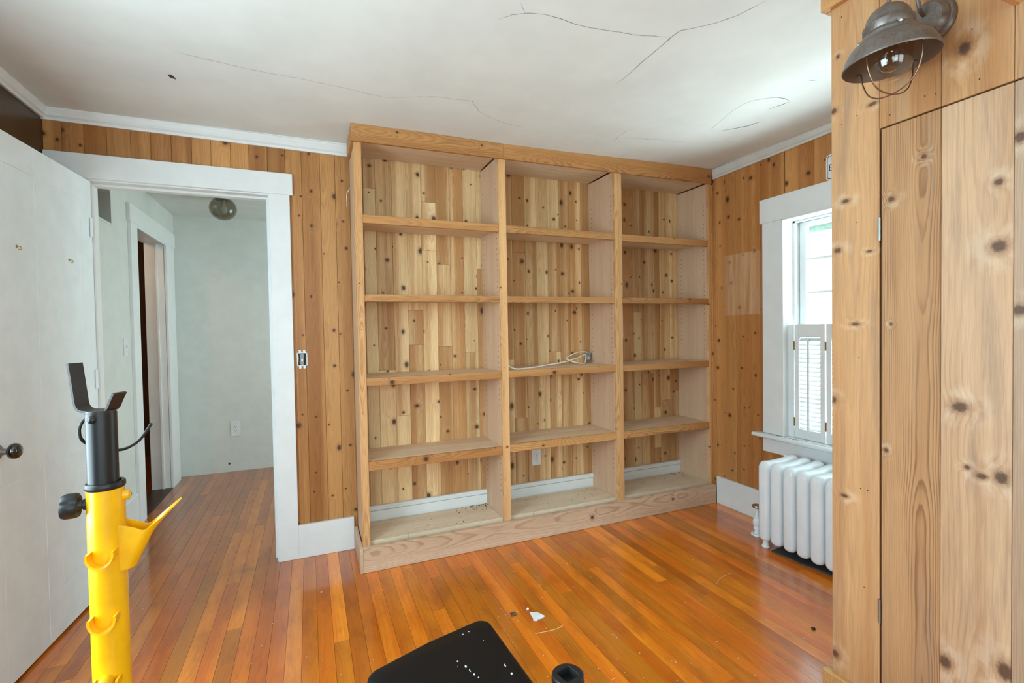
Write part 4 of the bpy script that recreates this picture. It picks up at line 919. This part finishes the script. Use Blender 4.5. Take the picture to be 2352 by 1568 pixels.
# bar catch on the right: a scoop of bent sheet
cu, cw = DV(27), DV(117)
hwid, zb0 = .0150, .905; grid = []
NS, NTt = 41, 9
for j in range(NS):
    s_ = -1+2*j/(NS-1); col = []
    tong = max(0.0, 1-(abs(s_)/.58)); tong = tong*tong*(3-2*tong)
    zt = .9560+.017*max(0, (abs(s_)-.45)/.55)+.040*tong
    for i in range(NTt):
        z = zb0+(zt-zb0)*i/(NTt-1); e = .0335+(z-zb0)*(.46 if z < .956 else .46)+.018*max(0, (z-.956)/.04); rr_ = hwid
        if abs(s_) < .5:
            q = s_/.5*math.pi/2; a = e-rr_*.8+rr_*.8*math.cos(q); b = rr_*math.sin(q)
        else:
            f_ = (abs(s_)-.5)/.5; a = (e-rr_*.8)*(1-f_)+.0165*f_; b = math.copysign(rr_, s_)
        col.append(S0+cu*a+cw*b+Vector((0, 0, z)))
    grid.append(col)
put('bar_catch', sheet(B(), grid, .0022), M['yellow'], ys, True, 50)
# three plate cups down the front
cdv = DV(-66); csd = Vector((0, 0, 1)).cross(cdv).normalized()
for n_, zc_ in enumerate((.9365, .8425, .7485)):
    grid = []
    for i in range(17):
        a = math.pi*(-.08+1.16*i/16)+math.pi; grid.append([L(0, 0, zc_)+cdv*(.0165+.0235*k_/3*(1-.15*abs(math.cos(a))))+csd*(.0152*math.cos(a))+Vector((0, 0, .0168*math.sin(a)+.0015*k_/3)) for k_ in range(4)])
    cup = put('plate_cup', sheet(B(), grid, .0032), M['yellow'], ys, True, 50)
    if n_ == 2: put('peg', cyl(B(), L(0, 0, zc_+.001)+cdv*.02, L(0, 0, zc_+.002)+cdv*.042, .0095, seg=20), M['yellow'], cup, True, 40)
bm = B()
bx(bm, -.03, .03, -.25, .25, .004, .046, .003, 1, MSt); bx(bm, .03, .30, -.022, .022, .004, .0455, .003, 1, MSt); put('foot_bar', bm, M['yellow'], ys)
for q in ((-.033, .033, -.27, -.25), (-.033, .033, .25, .27)):
    bm = B(); bx(bm, q[0], q[1], q[2], q[3], 0, .05, .004, 1, MSt); put('foot_cap', bm, M['black_plastic'], ys)

# ------------------------------------------------------------------ weight bench
bn = tag(empty('weight_bench', (0.25, 0.85, 0)), 'black vinyl padded weight bench with paint specks in the foreground', 'weight bench')
def rounded(poly, r, n=8):
    out = []; N_ = len(poly)
    for i in range(N_):
        p = Vector(poly[i]); a = (Vector(poly[i-1])-p).normalized(); b = (Vector(poly[(i+1) % N_])-p).normalized()
        ang_ = a.angle(b); d = r/math.tan(ang_/2); c = p+(a+b).normalized()*(r/math.sin(ang_/2))
        t0 = p+a*d; t1 = p+b*d
        v0 = t0-c; v1 = t1-c; th = v0.angle(v1); sgn = 1 if v0.x*v1.y-v0.y*v1.x > 0 else -1
        for k_ in range(n+1):
            w_ = sgn*th*k_/n; out.append((c.x+v0.x*math.cos(w_)-v0.y*math.sin(w_), c.y+v0.x*math.sin(w_)+v0.y*math.cos(w_)))
    return out
padp = rounded([(.0785, .62), (.452, .60), (.4145, 1.2045), (.0985, 1.1115)], .026)
# slight outward bow of the far edge
def bow(p):
    t = (p[0]-.105)/(.405-.105); return (p[0], p[1]+(.010*math.sin(math.pi*max(0, min(1, t))) if p[1] > 1.0 else 0))
padp = [bow(p) for p in sum([[a, ((a[0]+b[0])/2, (a[1]+b[1])/2)] for a, b in zip(padp, padp[1:]+padp[:1])], [])]
cxp = sum(p[0] for p in padp)/len(padp); cyp = sum(p[1] for p in padp)/len(padp)
bm = B(); rings = []
for (ins, z) in ((.014, .443), (.003, .448), (0.0, .460), (0.0, .476), (.003, .487), (.009, .494), (.018, .498), (.06, .5005), (.11, .501)):
    ring = []
    for (x, y) in padp:
        v = Vector((cxp-x, cyp-y)); v = v/max(v.length, 1e-6)*ins; ring.append(bm.verts.new((x+v.x, y+v.y, z)))
    rings.append(ring)
for a, b in zip(rings, rings[1:]):
    for i in range(len(a)): bm.faces.new((a[i], a[(i+1) % len(a)], b[(i+1) % len(a)], b[i]))
bm.faces.new(rings[0][::-1]); bm.faces.new(rings[-1]); pad = put('pad', bm, M['vinyl'], bn, True, 60)
put('welt', tube(B(), [(p[0], p[1], .4745) for p in padp+padp[:1]], .0022, 6, 0), M['piping'], pad, True)
bm = B(); rr = random.Random(4)
for (x, y, a, b) in ((.2925, 1.052, .0026, .0024), (.3045, 1.028, .0022, .0050), (.3090, 1.012, .0014, .0060), (.3140, .996, .0022, .0036), (.3195, .984, .0016, .0022), (.3860, .996, .0016, .0046), (.3900, .966, .0026, .0024), (.349, 1.146, .0012, .0012), (.332, 1.142, .0026, .0005), (.371, 1.098, .0009, .0009), (.288, 1.036, .0007, .0007)):
    poly = [(x+a*math.cos(t)*rr.uniform(.6, 1.2), y+b*math.sin(t)*rr.uniform(.6, 1.2)) for t in [k_*math.pi/6 for k_ in range(12)]]; prism(bm, poly, .4985, .5014)
tag(put('paint_specks', bm, M['speck'], pad), kind='stuff')
bm = B(); bx(bm, .235, .285, .30, 1.08, .395, .443, .003); put('rail', bm, M['black_steel'], bn)
for y in (.36, 1.00):
    bm = B(); bx(bm, .24, .28, y-.02, y+.02, .03, .395, .003); put('leg', bm, M['black_steel'], bn); bm = B(); bx(bm, .09, .43, y-.02, y+.02, .0, .04, .003); put('foot_bar', bm, M['black_steel'], bn)
# square socket with a round flange beside the pad
q0 = Vector((.499, .911)); rot = math.radians(12); bm = B(); n = 40
def sqp(t, h):
    c_, s_ = math.cos(t), math.sin(t); k_ = h/max(abs(c_), abs(s_)); return (c_*k_, s_*k_)
def rotp(p): return (q0.x+p[0]*math.cos(rot)-p[1]*math.sin(rot), q0.y+p[0]*math.sin(rot)+p[1]*math.cos(rot))
loops = []
for (kind_, r_, z) in (('c', .030, .484), ('c', .0352, .486), ('c', .0360, .494), ('c', .0350, .502), ('c', .0325, .5045), ('s', .0190, .5045), ('s', .0180, .5025), ('s', .0180, .40)):
    lp_ = []
    for i in range(n):
        t = (i+.5)*2*math.pi/n; p = (r_*math.cos(t), r_*math.sin(t)) if kind_ == 'c' else sqp(t, r_); x, y = rotp(p); lp_.append(bm.verts.new((x, y, z)))
    loops.append(lp_)
for a, b in zip(loops, loops[1:]):
    for i in range(n): bm.faces.new((a[i], a[(i+1) % n], b[(i+1) % n], b[i]))
bm.faces.new(loops[-1]); put('socket_cap', bm, M['black_plastic'], bn, True, 30)
bm = B(); Mq = Matrix.Translation((q0.x, q0.y, 0)) @ Matrix.Rotation(rot, 4, 'Z'); bx(bm, -.024, .024, -.024, .024, .355, .486, .003, 1, Mq); bx(bm, -.235, .024, -.018, .018, .36, .395, .003, 1, Mq); put('socket_arm', bm, M['black_steel'], bn)

# ------------------------------------------------------------------ litter on the floor
bm = B(); prism(bm, [(.868, 1.929), (.880, 1.918), (.895, 1.917), (.906, 1.900), (.918, 1.874), (.898, 1.866), (.880, 1.868), (.873, 1.858), (.858, 1.868), (.866, 1.885)], .0005, .005, bev=.0012, seg=1)
tag(put('plaster_piece', bm, M['plaster']), 'white chip of plaster lying on the orange floor in front of the bookcase', 'plaster chip')
tag(put('plaster_piece', lathe(B(), [(0, 0.0005), (.005, .001), (.006, .004), (.003, .008), (0, .009)], (.872, 1.955, 0), (0, 0, 1), 9), M['plaster'], None, True), 'tiny round plaster crumb just behind the larger plaster chip', 'plaster chip')
bm = B(); rr = random.Random(8)
for i in range(9): tube(bm, [(.796+rr.uniform(-.014, .014), 1.947+rr.uniform(-.014, .014), .002+rr.random()*.004) for _ in range(4)], .0018, 5, 4)
tag(put('dust_tuft', bm, M['dust']), 'grey tuft of dust on the floor left of the plaster chip', 'dust tuft')
tag(put('thread', tube(B(), [(1.781, 1.757, .0015), (1.795, 1.770, .002), (1.825, 1.786, .002), (1.862, 1.803, .0025), (1.896, 1.813, .002), (1.952, 1.817, .0015)], .0012, 6), M['thread'], None, True), 'pale curved thread on the floor near the radiator', 'thread')
tag(put('thread', tube(B(), [(.827, 1.785, .0015), (.87, 1.778, .0018), (.92, 1.775, .0018), (.964, 1.788, .0015)], .0014, 6), M['thread'], None, True), 'pale splinter on the floor in front of the plaster chip', 'splinter')
tag(put('pebble', lathe(B(), [(0, 0), (.006, .001), (.0085, .004), (.006, .008), (0, .009)], (1.883, 1.341, 0), (0, 0, 1), 12), M['black_plastic'], None, True), 'small black pebble on the floor beside the closet', 'pebble')
bm = B(); rr = random.Random(12)
for i in range(320):
    if i < 150: x, y = rr.gauss(.95, .35), rr.gauss(1.75, .3)
    elif i < 230: x, y = rr.uniform(-.9, .1), rr.uniform(1.9, 4.8)
    else: x, y = rr.uniform(0, 2.2), rr.uniform(1.2, 2.55)
    if x > 1.5 and y < 1.1 or y > 2.58 and x > -.25 or x < -.9 and y < 3: continue
    if x < -1.03 or x > 2.3: continue
    q = rr.uniform(.0006, .0018); t = bmesh.new(); bmesh.ops.create_icosphere(t, subdivisions=1, radius=q)
    merge(bm, t, Matrix.Translation((x, y, q*.5)) @ Matrix.Rotation(rr.random()*6, 4, 'Z') @ Matrix.Diagonal((1.8, .8, .6, 1)))
tag(put('plaster_crumbs', bm, M['plaster']), 'pale plaster crumbs scattered across the floor', 'crumbs', kind='stuff')
